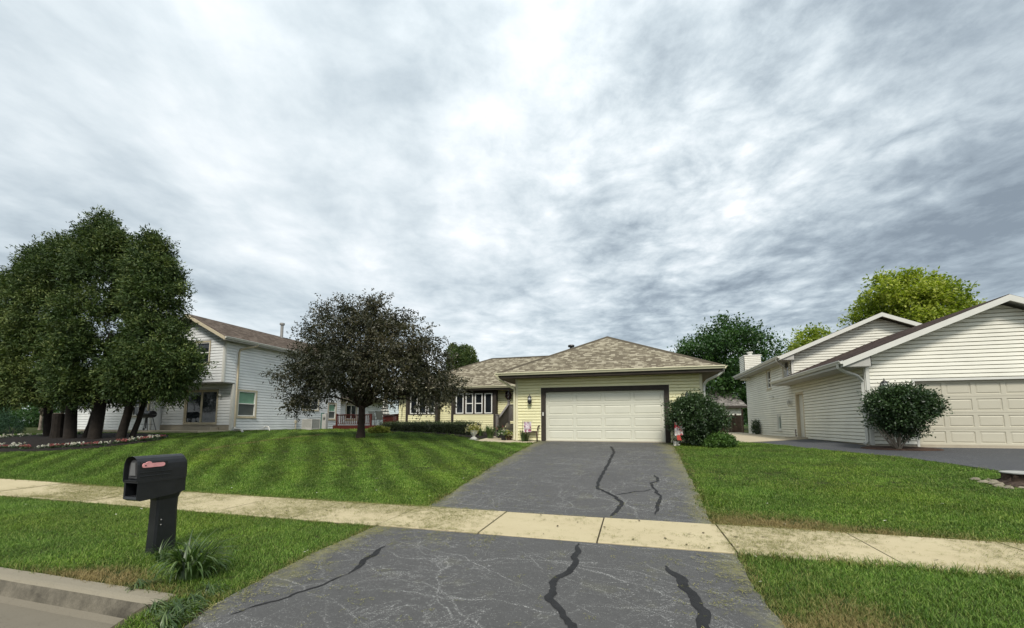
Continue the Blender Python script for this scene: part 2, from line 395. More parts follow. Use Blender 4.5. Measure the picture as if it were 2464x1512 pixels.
gy=np.concatenate([[-2000,-600,-120,-40,-12.1,-12,-9.,-8.98,2.96,2.98],np.arange(3.0,40,.3),[45,55,70,100,200,500,2000]])
def ground_z(x,y):
    z=h(x,y); z=np.where((y<2.97)&(y>-9.01),-.34,z); z=np.where(y<=-9.,0.,z); return z
gridmesh('ground',gx,gy,ground_z,M['lawn'])

def asphalt_mat(name,base,clip,seed=0.,scuff=1.):
    m=bpy.data.materials.new(name); m.use_nodes=True; t=NT(m.node_tree)
    pos=t.n('ShaderNodeNewGeometry').outputs['Position']
    n1=t.noise(pos,.55,5,.6,.3); n2=t.noise(pos,150.,2,.8); n3=t.noise(pos,42.,3,.7)
    c=t.mix(n1,tuple(b*.82 for b in base),tuple(b*1.22 for b in base))
    c=t.mix(t.math('MULTIPLY',t.math('SUBTRACT',n2,.55),3.2,clamp=True),c,tuple(b*2.1 for b in base))      # light aggregate
    c=t.mix(t.math('MULTIPLY',t.math('SUBTRACT',.42,n3),4.,clamp=True),c,tuple(b*.5 for b in base))
    x,y,z=t.sep(pos)
    # pale scuffed streaks and tyre scratches: thin bands of broken white specks
    def streak(ang,sc,lo,w,seedv):
        ca,sa=math.cos(ang),math.sin(ang)
        u=t.math('ADD',t.math('MULTIPLY',x,ca),t.math('MULTIPLY',y,sa)); v=t.math('SUBTRACT',t.math('MULTIPLY',y,ca),t.math('MULTIPLY',x,sa))
        nn=t.noise(t.comb(t.math('MULTIPLY',u,.35),v,seedv),sc,4,.55,.6)
        a=t.math('ABSOLUTE',t.math('SUBTRACT',nn,.5)); return t.math('MULTIPLY',t.math('SUBTRACT',w,a),lo,clamp=True)
    s=t.math('MAXIMUM',streak(R(22),2.2,90.,.010,seed+1.),streak(R(-12),2.6,90.,.008,seed+4.))
    s=t.math('MAXIMUM',s,streak(R(70),1.6,80.,.010,seed+8.))
    s=t.math('MAXIMUM',s,streak(R(8),4.2,100.,.007,seed+12.)); s=t.math('MAXIMUM',s,streak(R(-35),3.4,100.,.006,seed+15.))
    def arcs(cx_,cy_,fr,w,seedv):       # long tyre and shovel scratches sweeping across the drive
        dx=t.math('SUBTRACT',x,cx_); dy=t.math('SUBTRACT',y,cy_); dd_=t.math('SQRT',t.math('ADD',t.math('MULTIPLY',dx,dx),t.math('MULTIPLY',dy,dy)))
        nn=t.noise(t.vmath('ADD',pos,(seedv,0,0)).outputs[0],.7,3,.5); ph=t.math('FRACT',t.math('ADD',t.math('MULTIPLY',dd_,fr),t.math('MULTIPLY',nn,1.1)))
        return t.math('MULTIPLY',t.math('SUBTRACT',w,t.math('ABSOLUTE',t.math('SUBTRACT',ph,.5))),60.,clamp=True)
    if scuff>.8:
        for a_ in ((-5.5,-3.,1.3,.022,3.),(4.,9.,.9,.018,7.),(-1.,-8.,1.1,.020,11.)): s=t.math('MAXIMUM',s,arcs(*a_))
    speck=t.math('MULTIPLY',t.math('SUBTRACT',t.noise(pos,75.,3,.75),.50),9.,clamp=True)
    patch=t.math('MULTIPLY',t.math('SUBTRACT',t.noise(pos,.8,3,.6),.36),5.,clamp=True)
    s=t.math('MULTIPLY',t.math('MULTIPLY',s,speck),t.math('MULTIPLY',patch,scuff))
    c=t.mix(t.math('MULTIPLY',s,.78),c,(.45,.45,.43))
    sp2=t.math('MULTIPLY',t.math('SUBTRACT',t.noise(pos,48.,3,.7),.62),12.,clamp=True); c=t.mix(t.math('MULTIPLY',sp2,.6),c,(.33,.33,.31))
    # dried dirt and lawn dust
    d=t.math('MULTIPLY',t.math('SUBTRACT',t.noise(pos,1.6,5,.65),.57),3.5,clamp=True); c=t.mix(t.math('MULTIPLY',d,clip),c,(.17,.165,.08))
    if scuff>.8:      # clippings and silt gathered along both edges of the drive
        ue=t.math('ABSOLUTE',t.math('ADD',x,1.32)); me_=t.math('MULTIPLY',t.math('ADD',t.math('SUBTRACT',ue,2.08),t.math('MULTIPLY',t.math('SUBTRACT',t.noise(pos,1.7,5,.7),.5),1.5)),2.2,clamp=True)
        me_=t.math('MULTIPLY',me_,t.math('MULTIPLY',t.math('SUBTRACT',t.noise(pos,19.,5,.8),.36),4.,clamp=True)); c=t.mix(t.math('MULTIPLY',me_,.85),c,(.20,.19,.075))
    g=t.math('ADD',.70,t.math('MULTIPLY',t.noise(pos,26.,5,.75),.60)); c=t.mix(1.,c,t.comb(g,g,g),'MULTIPLY')
    bs=t.n('ShaderNodeBsdfPrincipled',ins={'Base Color':c,'Roughness':.8,'Specular IOR Level':.3})
    bp=t.n('ShaderNodeBump',ins={'Strength':.6,'Distance':.006,'Height':n2}); t.link(bp.outputs[0],bs.inputs['Normal'])
    o=t.n('ShaderNodeOutputMaterial'); t.link(bs.outputs[0],o.inputs[0]); return m
def concrete_mat(name,c1,c2,stain=(.20,.19,.07),amt=.5):
    m=bpy.data.materials.new(name); m.use_nodes=True; t=NT(m.node_tree)
    pos=t.n('ShaderNodeNewGeometry').outputs['Position']
    n=t.noise(pos,.9,5,.6); f=t.noise(pos,120.,3,.7); g=t.noise(pos,30.,4,.7)
    c=t.mix(n,c1,c2); k=t.math('ADD',.82,t.math('MULTIPLY',f,.36)); c=t.mix(1.,c,t.comb(k,k,k),'MULTIPLY')
    c=t.mix(t.math('MULTIPLY',t.math('SUBTRACT',.40,g),3.5,clamp=True),c,tuple(q*.62 for q in c1))
    xx_,yy_,zz_=t.sep(pos); d=t.math('MULTIPLY',t.math('SUBTRACT',t.noise(t.comb(t.math('MULTIPLY',xx_,.45),yy_,zz_),7.,7,.8),.53),6.,clamp=True)
    e=t.math('MULTIPLY',t.math('SUBTRACT',t.noise(pos,38.,4,.8),.46),8.,clamp=True)
    c=t.mix(t.math('MULTIPLY',t.math('MULTIPLY',d,e),amt),c,stain)
    bs=t.n('ShaderNodeBsdfPrincipled',ins={'Base Color':c,'Roughness':.9,'Specular IOR Level':.2})
    bp=t.n('ShaderNodeBump',ins={'Strength':.45,'Distance':.006,'Height':f}); t.link(bp.outputs[0],bs.inputs['Normal'])
    o=t.n('ShaderNodeOutputMaterial'); t.link(bs.outputs[0],o.inputs[0]); return m
M['asph']=asphalt_mat('driveway_asphalt',(.069,.068,.067),.35,0.,1.)
M['asph2']=asphalt_mat('neighbour_asphalt',(.055,.057,.062),.25,30.,.4)
M['walk']=concrete_mat('sidewalk_concrete',(.39,.325,.20),(.49,.425,.275),amt=.75)
M['pad']=concrete_mat('pad_concrete',(.40,.34,.24),(.48,.42,.31),amt=.25)
M['streetc']=concrete_mat('street_concrete',(.135,.119,.090),(.190,.168,.130),stain=(.08,.07,.05),amt=.7)
M['kerbc']=concrete_mat('curb_concrete',(.185,.163,.120),(.262,.232,.175),stain=(.10,.09,.07),amt=.5)
M['sealer']=mat('crack_sealer',(.014,.014,.015),.75,.35,9.,bump=.4,bscale=90.,fine=.9)
M['joint']=mat('joint_dirt',(.05,.04,.025),.95,.4,12.)

def sheet(name,rows,off,m,step=.2,ncol=24,skirt=.12,zf=None,wob=0.,parent=None,kind='structure'):
    """rows: [(y,xl,xr),...] linear in between; conforms to the terrain"""
    ys=np.array([r[0] for r in rows]);xl=np.array([r[1] for r in rows]);xr=np.array([r[2] for r in rows])
    n=max(2,int((ys[-1]-ys[0])/step)+1); yy=np.linspace(ys[0],ys[-1],n); yy=np.unique(np.concatenate([yy,ys]))
    mb=MB(); zf=zf or (lambda x,y:h(x,y)); grid=[]
    for y in yy:
        a=float(np.interp(y,ys,xl));b=float(np.interp(y,ys,xr))
        if wob: a+=(float(nz(y,1.,2.3,3))-.5)*wob+(float(nz(y,1.,9.,4))-.5)*wob*.6; b+=(float(nz(y,2.,2.3,5))-.5)*wob+(float(nz(y,2.,9.,6))-.5)*wob*.6
        xs=np.linspace(a,b,ncol); z=zf(xs,np.full(ncol,y))+off
        row=[(a,y,float(z[0])-skirt)]+[(float(x),float(y),float(q)) for x,q in zip(xs,z)]+[(b,y,float(z[-1])-skirt)]
        grid.append(row)
    w=ncol+2; vs=[p for r in grid for p in r]; fs=[]
    for i in range(len(grid)-1):
        for k in range(w-1): a=i*w+k; fs.append((a,a+1,a+w+1,a+w))
    for r,sgn in ((0,1),(len(grid)-1,-1)):
        base=r*w; b0=len(vs); vs+=[(vs[base+k][0],vs[base+k][1],vs[base+k][2]-skirt) for k in range(1,w-1)]
        for k in range(ncol-1): fs.append((base+1+k,base+2+k,b0+k+1,b0+k))
    mb.mesh(vs,fs); o=mb.build(name,m,parent)
    if not parent: o['kind']=kind
    return o
def dz(x,y):          # the drive dips to the gutter at the street
    z=h(x,y); t=np.clip((2.95-np.asarray(y))/.85,0,1); return z-.150*t*t*(3-2*t)
SW0,SW1=5.70,7.10
dr=sheet('driveway',[(7.13,-3.72,1.13),(10.2,-3.78,1.22),(14,-3.86,1.32),(17.2,-3.95,1.42),(17.86,-3.95,1.42)],.014,M['asph'],wob=.05)
ap=sheet('driveway_apron',[(2.15,-3.35,1.0),(2.87,-3.56,1.05),(3.7,-3.75,1.08),(4.6,-3.80,1.10),(5.68,-3.82,1.15)],.012,M['asph'],wob=.07,zf=dz,step=.1)
sheet('neighbour_driveway',[(2.15,9.9,16.),(8,9.6,16.),(11.5,8.65,16.),(12.4,7.95,16.),(13.9,7.25,16.),(15.67,6.0,16.),(16.80,5.25,16.)],.014,M['asph2'],zf=dz,wob=.12,ncol=40)
sheet('neighbour_driveway',[(16.81,5.24,7.62),(18.4,4.40,7.62),(21.6,7.45,7.62)],.014,M['asph2'],ncol=12,wob=.05)
sheet('concrete_pad',[(18.5,3.9,4.3),(21.75,4.3,7.55),(27,5.35,7.62),(34.4,5.8,7.62)],.022,M['pad'],ncol=12)
sheet('front_walk',[(17.05,-6.6,-4.02),(17.72,-6.6,-4.02),(17.74,-6.6,-5.02),(20.6,-6.55,-5.02)],.02,M['pad'],ncol=10)
# sidewalk: poured slabs with open joints over a dirt bed
seams=[-2.16+1.66*k for k in range(-28,24)]
mb=MB()
for a,b in zip(seams,seams[1:]):
    a0=a+.012;b0=b-.012; xs=np.linspace(a0,b0,4)
    dzs=(random.random()-.5)*.010
    P=[]
    for y,dy in ((SW0,0),(SW0+.012,.006),(SW1-.012,.006),(SW1,0)):
        z=h(xs,np.full(4,y))+.016+dy+dzs; P.append([(float(x),y,float(q)) for x,q in zip(xs,z)])
    vs=[p for r in P for p in r]; fs=[(r*4+k,r*4+k+1,r*4+k+5,r*4+k+4) for r in range(3) for k in range(3)]
    n0=len(vs); 
    ring=[P[0][0],P[0][1],P[0][2],P[0][3],P[1][3],P[2][3],P[3][3],P[3][2],P[3][1],P[3][0],P[2][0],P[1][0]]
    mb.mesh(vs,fs)
    for i in range(12):
        p,q=ring[i],ring[(i+1)%12]; mb.face([p,q,(q[0],q[1],q[2]-.09),(p[0],p[1],p[2]-.09)])
sw=mb.build('sidewalk',M['walk']); sw['kind']='structure'
sheet('sidewalk_bed',[(SW0-.03,-48,38),(SW1+.03,-48,38)],.004,M['joint'],ncol=160,step=.3)
# sealed cracks and a pale scratched trail, as thin ribbons lying on the drive
def ribbon(mb,pts,w0,w1,zf,off,jit=.012,step=.035):
    pts=[np.array(p) for p in pts]; L=[]
    for a,b in zip(pts,pts[1:]):
        n=max(1,int(np.linalg.norm(b-a)/step)); L+= [a+(b-a)*k/n for k in range(n)]
    L.append(pts[-1]); L=np.array(L)
    for _ in range(2): L[1:-1]=(L[:-2]+2*L[1:-1]+L[2:])/4
    s=np.arange(len(L)); L[:,0]+= (nz(s*.2,s*0,1,7)-.5)*jit*4+(nz(s*.7,s*0,1,8)-.5)*jit*2.2; L[:,1]+= (nz(s*.5,s*0,1,3)-.5)*jit*5; prev=None
    for i in range(len(L)):
        t=L[min(i+1,len(L)-1)]-L[max(i-1,0)]; t=t/np.linalg.norm(t); nrm=np.array([-t[1],t[0]])
        w=(w0+(w1-w0)*(.5*float(nz(i*.11,2.,1,9))+.5*float(nz(i*.5,5.,1,9))))/2*min(1,.15+i*.12,.15+(len(L)-1-i)*.12)+ (random.random()-.5)*jit*.5
        a=L[i]+nrm*w;b=L[i]-nrm*w; za=float(zf(a[0],a[1])[0])+off; zb=float(zf(b[0],b[1])[0])+off
        cur=((a[0],a[1],za),(b[0],b[1],zb))
        if prev: mb.face([prev[0],prev[1],cur[1],cur[0]])
        prev=cur
CR=[[(-0.82,15.98),(-0.64,14.33),(-0.71,11.88),(-0.80,9.59),(-0.76,9.11),(-0.47,8.71),(-0.24,8.18),(-0.33,7.61),(-0.40,7.20)],
 [(-0.44,8.62),(-0.30,8.72),(-0.07,8.91),(0.22,9.12),(.36,9.3)],[(0.45,10.68),(0.52,10.11),(0.32,9.79),(0.38,9.25),(0.47,8.63),(0.37,8.02),(0.32,7.49)]]
mb=MB()
for c,w in zip(CR,((.05,.10),(.02,.05),(.03,.085))): ribbon(mb,c,*w,lambda x,y:h(x,y),.0185)
mb.build('crack_sealer',M['sealer'],dr)
mb=MB()
for c,w in (([(-0.72,5.58),(-0.69,5.04),(-0.68,4.69),(-0.81,4.32),(-0.78,3.91),(-0.65,3.65),(-0.50,3.45),(-.42,3.1),(-.5,2.5)],(.05,.095)),
 ([(0.30,5.0),(0.42,4.65),(0.47,4.27),(0.51,3.95),(0.48,3.71),(.5,3.2),(.46,2.4)],(.07,.125)),
 ([(-3.10,4.82),(-3.02,4.32),(-2.92,3.89)],(.04,.10)),([(-2.92,3.89),(-2.96,3.69),(-3.03,3.38),(-3.20,3.07),(-3.30,2.86)],(.015,.035))): ribbon(mb,c,*w,dz,.0165)
mb.build('crack_sealer',M['sealer'],ap)
# street, gutter and curb
rd=MB(); rd.face([(-300,-8.3,-.17),(300,-8.3,-.17),(300,2.06,-.152),(-300,2.06,-.152)]); o=rd.build('street',M['streetc']); o['kind']='structure'
def curb(name,x0,x1,round_right):
    prof=[(2.02,-.150),(2.06,-.146),(2.62,-.172),(2.74,-.175),(2.79,-.140),(2.815,-.070),(2.84,-.015),(2.865,.004),(2.90,.012),(3.02,.014),(3.03,-.1)]
    xs=list(np.arange(x0,x1,.5))+[x1]; mb=MB()
    if round_right=='r': xs+= [x1+.04,x1+.08,x1+.11,x1+.125]
    if round_right=='l': xs=[x0-.125,x0-.11,x0-.08,x0-.04]+xs
    rows=[]
    for x in xs:
        k=0.
        if x>x1+1e-6: k=(x-x1)/.125
        if x<x0-1e-6: k=(x0-x)/.125
        rows.append([(float(x),y+(0. if z<-.1 else k*k*.03),(z if i<3 or z<-.1 else z-(z+.12)*(k**2.5))+(random.random()-.5)*.003) for i,(y,z) in enumerate(prof)])
    w=len(prof); vs=[p for r in rows for p in r]; fs=[(i*w+k,(i+1)*w+k,(i+1)*w+k+1,i*w+k+1) for i in range(len(rows)-1) for k in range(w-1)]
    mb.mesh(vs,fs)
    for i in range(len(mb.f)): mb.m[i]=1 if i%(w-1) in (4,5) else (2 if i%(w-1)<4 else 0)  # steep curb face gets a darker, blotchier concrete than top and pan
    o=mb.build(name,[M['kerbc'],M['kerbdark'],M['streetc']],smooth=False); o['kind']='structure'
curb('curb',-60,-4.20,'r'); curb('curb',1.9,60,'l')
sheet('bare_soil_edge',[(2.2,-4.15,1.95),(3.02,-4.25,1.98)],-.004,M['joint'],ncol=30,zf=dz,step=.1)
# mulch bed under the arborvitae, a raised mound with its own outline
BED=[(-23.4,9.7),(-21.,9.8),(-19.6,10.35),(-18.7,11.2),(-18.6,12.2),(-19.6,13.4),(-22.,15.2),(-26,15.8),(-29.5,14.5),(-30.3,12.3),(-28.5,10.6),(-26,9.8)]
def smooth_closed(P,n=2):
    P=[np.array(p,float) for p in P]
    for _ in range(n): P=[q for a,b in zip(P,P[1:]+P[:1]) for q in (a*.75+b*.25,a*.25+b*.75)]
    return P
def mound(name,P,hh,m,parent=None,kind='structure',off=.012):
    P=smooth_closed(P); c=sum(P)/len(P); mb=MB(); rings=[(1.,-.06),(1.,.0),(.985,.45),(.93,.8),(.75,1.),(.5,1.),(.25,1.),(.02,1.)]
    vs=[]
    for k,e in rings:
        for p in P:
            q=c+(p-c)*k; z=h1(q[0],q[1])+off+ (e*hh if e>0 else e)+ (0 if e<=0 else (float(nz(q[0],q[1],3.,2))-.5)*hh*.35)
            vs.append((q[0],q[1],z))
    n=len(P); fs=[(i*n+j,i*n+(j+1)%n,(i+1)*n+(j+1)%n,(i+1)*n+j) for i in range(len(rings)-1) for j in range(n)]
    mb.mesh(vs,fs); o=mb.build(name,m,parent,smooth=True)
    if not parent: o['kind']=kind
    return o,P
_,BEDP=mound('mulch_bed',BED,.07,M['soil'])
MUL2=[(6.95,16.2),(7.3,15.75),(8.2,15.55),(9.0,15.75),(9.1,16.1),(8.6,16.55),(7.4,16.6)]
_,MUL2P=mound('bush_mulch',MUL2,.05,M['barkchip'])
HB=[(-15.6,22.4),(-14.5,20.6),(-11.,19.6),(-8.,18.4),(-6.7,18.0),(-6.5,19.),(-6.5,22.5),(-10,22.7)]
_,HBP=mound('hedge_bed',HB,.03,M['soil'])
def inpoly(x,y,P):
    P=np.array(P); r=np.zeros(len(x),bool); x1,y1=P[:,0],P[:,1]; x2,y2=np.roll(x1,-1),np.roll(y1,-1)
    for a,b,c,d in zip(x1,y1,x2,y2):
        k=((b>y)!=(d>y)); xx=(c-a)*(y-b)/((d-b) if d!=b else 1e-9)+a; r^=k&(x<xx)
    return r

# ================================ GRASS ====================================
def drv_l(y): return np.interp(y,[2.15,2.87,3.7,4.6,5.68,7.13,10.2,14,17.2],[-3.35,-3.56,-3.75,-3.80,-3.82,-3.72,-3.78,-3.86,-3.95])
def drv_r(y): return np.interp(y,[2.15,2.87,3.7,4.6,5.66,7.13,10.2,14,17.2],[1.0,1.05,1.08,1.10,1.15,1.13,1.22,1.32,1.42])
def nei_l(y): return np.interp(y,[2.15,8,11.5,12.4,13.9,15.67,16.8,18.4,18.5,21.7,34],[9.9,9.6,8.65,7.95,7.25,6.0,5.25,4.40,3.9,4.3,5.8])
def onlawn(x,y):
    ok=((y>3.015)|((x>-4.10)&(x<drv_l(y)-.03)&(y>2.2)))&~((y>SW0)&(y<SW1))
    ok&=~((x>drv_l(y))&(x<drv_r(y))&(y<17.8))&~((x>nei_l(y))&(x<16))
    ok&=~inpoly(x,y,BEDP)&~inpoly(x,y,MUL2P)&~inpoly(x,y,HBP)
    ok&=~((x>-6.62)&(x<-4.0)&(y>17.04)&(y<17.73))&~((x>-6.62)&(x<-5)&(y>17)&(y<20.6))
    ok&=~((x>-5)&(x<2.7)&(y>17.72))&~((x>-14.)&(x<2.7)&(y>22.6))&~((x<-22)&(y>17.1))&~((x<-22)&(x>-31.3)&(y>16.4)&(y<18))&~((x<-17.5)&(y>22.)&(y<34)&(x<-22))
    ok&=~((x>7.5)&(y>16.7))
    ok&=~((np.hypot(x+5.67,y-3.95)<.13))
    return ok
def visible(x,y,z,m=650):
    vx,vy,vz=x,y,z-1.6; f=vx*FW[0]+vy*FW[1]+vz*FW[2]; f=np.maximum(f,.01)
    sx=CX+F0*(vx*RT[0]+vy*RT[1])/f; sy=CY-F0*(vx*UP[0]+vy*UP[1]+vz*UP[2])/f
    return (sx>-m)&(sx<2464+m)&(sy<1512+m*1.5)&(f>.3)
def grass_mat():
    m=bpy.data.materials.new('grass_blades'); m.use_nodes=True; t=NT(m.node_tree)
    tint=t.n('ShaderNodeAttribute',attribute_name='tint').outputs['Fac']
    dry=t.n('ShaderNodeAttribute',attribute_name='dry',attribute_type='INSTANCER').outputs['Fac']
    st=t.n('ShaderNodeAttribute',attribute_name='stripe',attribute_type='INSTANCER').outputs['Fac']
    c=t.ramp(tint,[(0.,(.030,.062,.008)),(.4,(.076,.158,.017)),(.75,(.148,.256,.040)),(1.,(.28,.37,.105))])
    pos=t.n('ShaderNodeNewGeometry').outputs['Position']; n=t.noise(pos,1.3,6,.68)
    k=t.math('ADD',.50,t.math('MULTIPLY',n,1.0)); c=t.mix(1.,c,t.comb(k,k,t.math('MULTIPLY',k,.9)),'MULTIPLY')
    c=t.mix(t.math('MULTIPLY',t.math('SUBTRACT',t.noise(pos,.33,4,.6),.45),2.2,clamp=True),c,t.mix(1.,c,(1.35,1.08,.75),'MULTIPLY'))
    c=t.mix(1.,c,t.comb(st,st,st),'MULTIPLY')
    dd=t.math('MULTIPLY',t.math('SUBTRACT',t.math('ADD',dry,t.math('MULTIPLY',tint,.6)),.5),2.2,clamp=True)
    c=t.mix(dd,c,(.27,.21,.085))
    bs=t.n('ShaderNodeBsdfPrincipled',ins={'Base Color':c,'Roughness':.5,'Specular IOR Level':.25})
    tr=t.n('ShaderNodeBsdfTranslucent',ins={'Color':c}); mx=t.n('ShaderNodeMixShader',ins={0:.25,1:bs.outputs[0],2:tr.outputs[0]})
    o=t.n('ShaderNodeOutputMaterial'); t.link(mx.outputs[0],o.inputs[0]); return m
M['grass']=grass_mat()
def blades(n,rad,h0,h1_,w,lean,rng,flat=False,seg=2):
    """template mesh: n curved blades around the origin"""
    vs=[];fs=[];tn=[]
    for _ in range(n):
        r=rad*math.sqrt(rng.random()); a=rng.random()*6.283; bx,by=r*math.cos(a),r*math.sin(a)
        L=h0+(h1_-h0)*rng.random(); d=rng.random()*6.283; le=lean*(.3+rng.random()); fx,fy=math.cos(d),math.sin(d); sx,sy=-fy*w/2,fx*w/2
        base=len(vs); z0=.002 if flat else -.01
        for k in range(seg):
            u=k/seg; ww=(1-.35*u); off=le*L*u*u; z=z0+(L*u*(1-.25*le*u) if not flat else .006*u+rng.random()*.004)
            if flat: off=L*u
            vs+=[(bx+fx*off-sx*ww,by+fy*off-sy*ww,z),(bx+fx*off+sx*ww,by+fy*off+sy*ww,z)]
        off=le*L if not flat else L; vs.append((bx+fx*off,by+fy*off,z0+(L*(1-.25*le) if not flat else .004)))
        for k in range(seg-1): b=base+2*k; fs.append((b,b+1,b+3,b+2))
        b=base+2*(seg-1); fs.append((b,b+1,b+2)); tn+=[rng.random()]*(2*seg+1)
    return vs,fs,tn
def template(name,args,m,seed):
    vs,fs,tn=blades(*args[:6],np.random.default_rng(seed),*args[6:])
    me=bpy.data.meshes.new(name); me.from_pydata(vs,[],fs); a=me.attributes.new('tint','FLOAT','POINT'); a.data.foreach_set('value',tn); me.materials.append(m)
    return bpy.data.objects.new(name,me)
def scatter(name,x,y,z,scl,attrs,templates,label,cat,tilt=.12):
    n=len(x); me=bpy.data.meshes.new(name); me.vertices.add(n)
    me.vertices.foreach_set('co',np.stack([x,y,z],1).ravel().astype(np.float32))
    def at(nm,ty,v): a=me.attributes.new(nm,ty,'POINT'); a.data.foreach_set('vector' if ty=='FLOAT_VECTOR' else 'value',np.asarray(v).ravel())
    rot=np.stack([RNG.normal(0,tilt,n),RNG.normal(0,tilt,n),RNG.random(n)*6.283],1).astype(np.float32)
    at('rot','FLOAT_VECTOR',rot); at('scl','FLOAT',scl.astype(np.float32)); at('pick','INT',RNG.integers(0,len(templates),n).astype(np.int32))
    for k,v in attrs.items(): at(k,'FLOAT',v.astype(np.float32))
    o=bpy.data.objects.new(name,me); SC.collection.objects.link(o)
    col=bpy.data.collections.new(name+'_templates'); [col.objects.link(q) for q in templates]
    ng=bpy.data.node_groups.new(name,'GeometryNodeTree'); ng.interface.new_socket('Geometry',in_out='INPUT',socket_type='NodeSocketGeometry'); ng.interface.new_socket('Geometry',in_out='OUTPUT',socket_type='NodeSocketGeometry')
    N=ng.nodes; gi=N.new('NodeGroupInput'); go=N.new('NodeGroupOutput'); ip=N.new('GeometryNodeInstanceOnPoints'); ci=N.new('GeometryNodeCollectionInfo')
    ci.inputs['Collection'].default_value=col; ci.inputs['Separate Children'].default_value=True; ci.inputs['Reset Children'].default_value=True
    def na(nm,ty): a=N.new('GeometryNodeInputNamedAttribute'); a.data_type=ty; a.inputs['Name'].default_value=nm; return a.outputs['Attribute']
    ip.inputs['Pick Instance'].default_value=True; L=ng.links
    L.new(gi.outputs[0],ip.inputs['Points']); L.new(ci.outputs[0],ip.inputs['Instance']); L.new(na('pick','INT'),ip.inputs['Instance Index']); L.new(na('rot','FLOAT_VECTOR'),ip.inputs['Rotation']); L.new(na('scl','FLOAT'),ip.inputs['Scale']); L.new(ip.outputs[0],go.inputs[0])
    md=o.modifiers.new('scatter','NODES'); md.node_group=ng
    tag(o,label,cat,kind='stuff'); WLOC[o.name]=Vector((0,0,0)); return o
def edge_dist(x,y):
    d=np.full(len(x),9.)
    d=np.minimum(d,np.where(y<17.8,np.abs(x-drv_l(y)),9)); d=np.minimum(d,np.where(y<17.8,np.abs(x-drv_r(y)),9))
    d=np.minimum(d,np.abs(y-SW0)); d=np.minimum(d,np.abs(y-SW1)*1.3); d=np.minimum(d,np.where(y<4,np.abs(y-3.07),9)); d=np.minimum(d,np.abs(x-nei_l(y))*2)
    return d
def dryness(x,y):
    e=edge_dist(x,y); n=nz(x,y,2.6,1)*.6+nz(x,y,7.,2)*.4
    d=np.clip(.62-e/.30,0,1)*(.25+.9*n)
    d+=np.clip(1-np.hypot((x-1.9)/1.1,(y-7.5)/.8),0,1)*1.2*(.4+n)     # worn corner beside the drive
    d+=np.clip(1-np.hypot((x-1.6)/.9,(y-3.3)/1.5),0,1)*1.3*(.4+n)
    d+=np.clip(1-np.hypot((x-3.)/2.2,(y-7.3)/.4),0,1)*.7*(.4+n)
    d+=np.clip(1-np.hypot((x+5.3)/.9,(y-3.2)/.35),0,1)*.9*(.4+n)
    d+=np.clip(nz(x,y,.8,9)-.62,0,1)*.5*(x>1)
    tt=np.clip((y-12.1)/3.4,0,1); d+=.75*np.exp(-((x-(-14.37+.43*tt))/.13)**2)*(y>11)*(y<16.5)*(.5+n)   # pale unmown strip along the lot line
    return np.clip(d*.85,0,1.1)
def stripes(x,y):
    a=R(41); u=x*math.cos(a)+y*math.sin(a)+ (nz(x,y,.5,4)-.5)*.5; s=np.sin(u*2*math.pi/.92); s=np.tanh(s*3.)
    w=np.where((x<-3.7)&(y>7),.28,np.where(y>7,.10,.04)); u2=y+(nz(x,y,.6,5)-.5)*.4; s2=np.tanh(np.sin(u2*2*math.pi/1.3)*2)
    return 1.08+w*np.where(x<-3.7,s,s2)*np.clip((y-7)/1.5,0,1)+(nz(x,y,1.7,8)-.5)*.32
def lawn_points(x0,x1,y0,y1,dens):
    n=int((x1-x0)*(y1-y0)*dens); x=RNG.uniform(x0,x1,n); y=RNG.uniform(y0,y1,n); k=onlawn(x,y); x,y=x[k],y[k]; z=dz(x,y); k=visible(x,y,z); return x[k],y[k],z[k]
GT_near=[template('grass_tuft',(18,.060,.030,.062,.0042,.75),M['grass'],s) for s in range(7)]
GT_mid=[template('grass_patch',(54,.13,.030,.060,.0062,.75),M['grass'],20+s) for s in range(6)]
GT_far=[template('grass_sod',(90,.26,.035,.065,.013,.75),M['grass'],40+s) for s in range(5)]
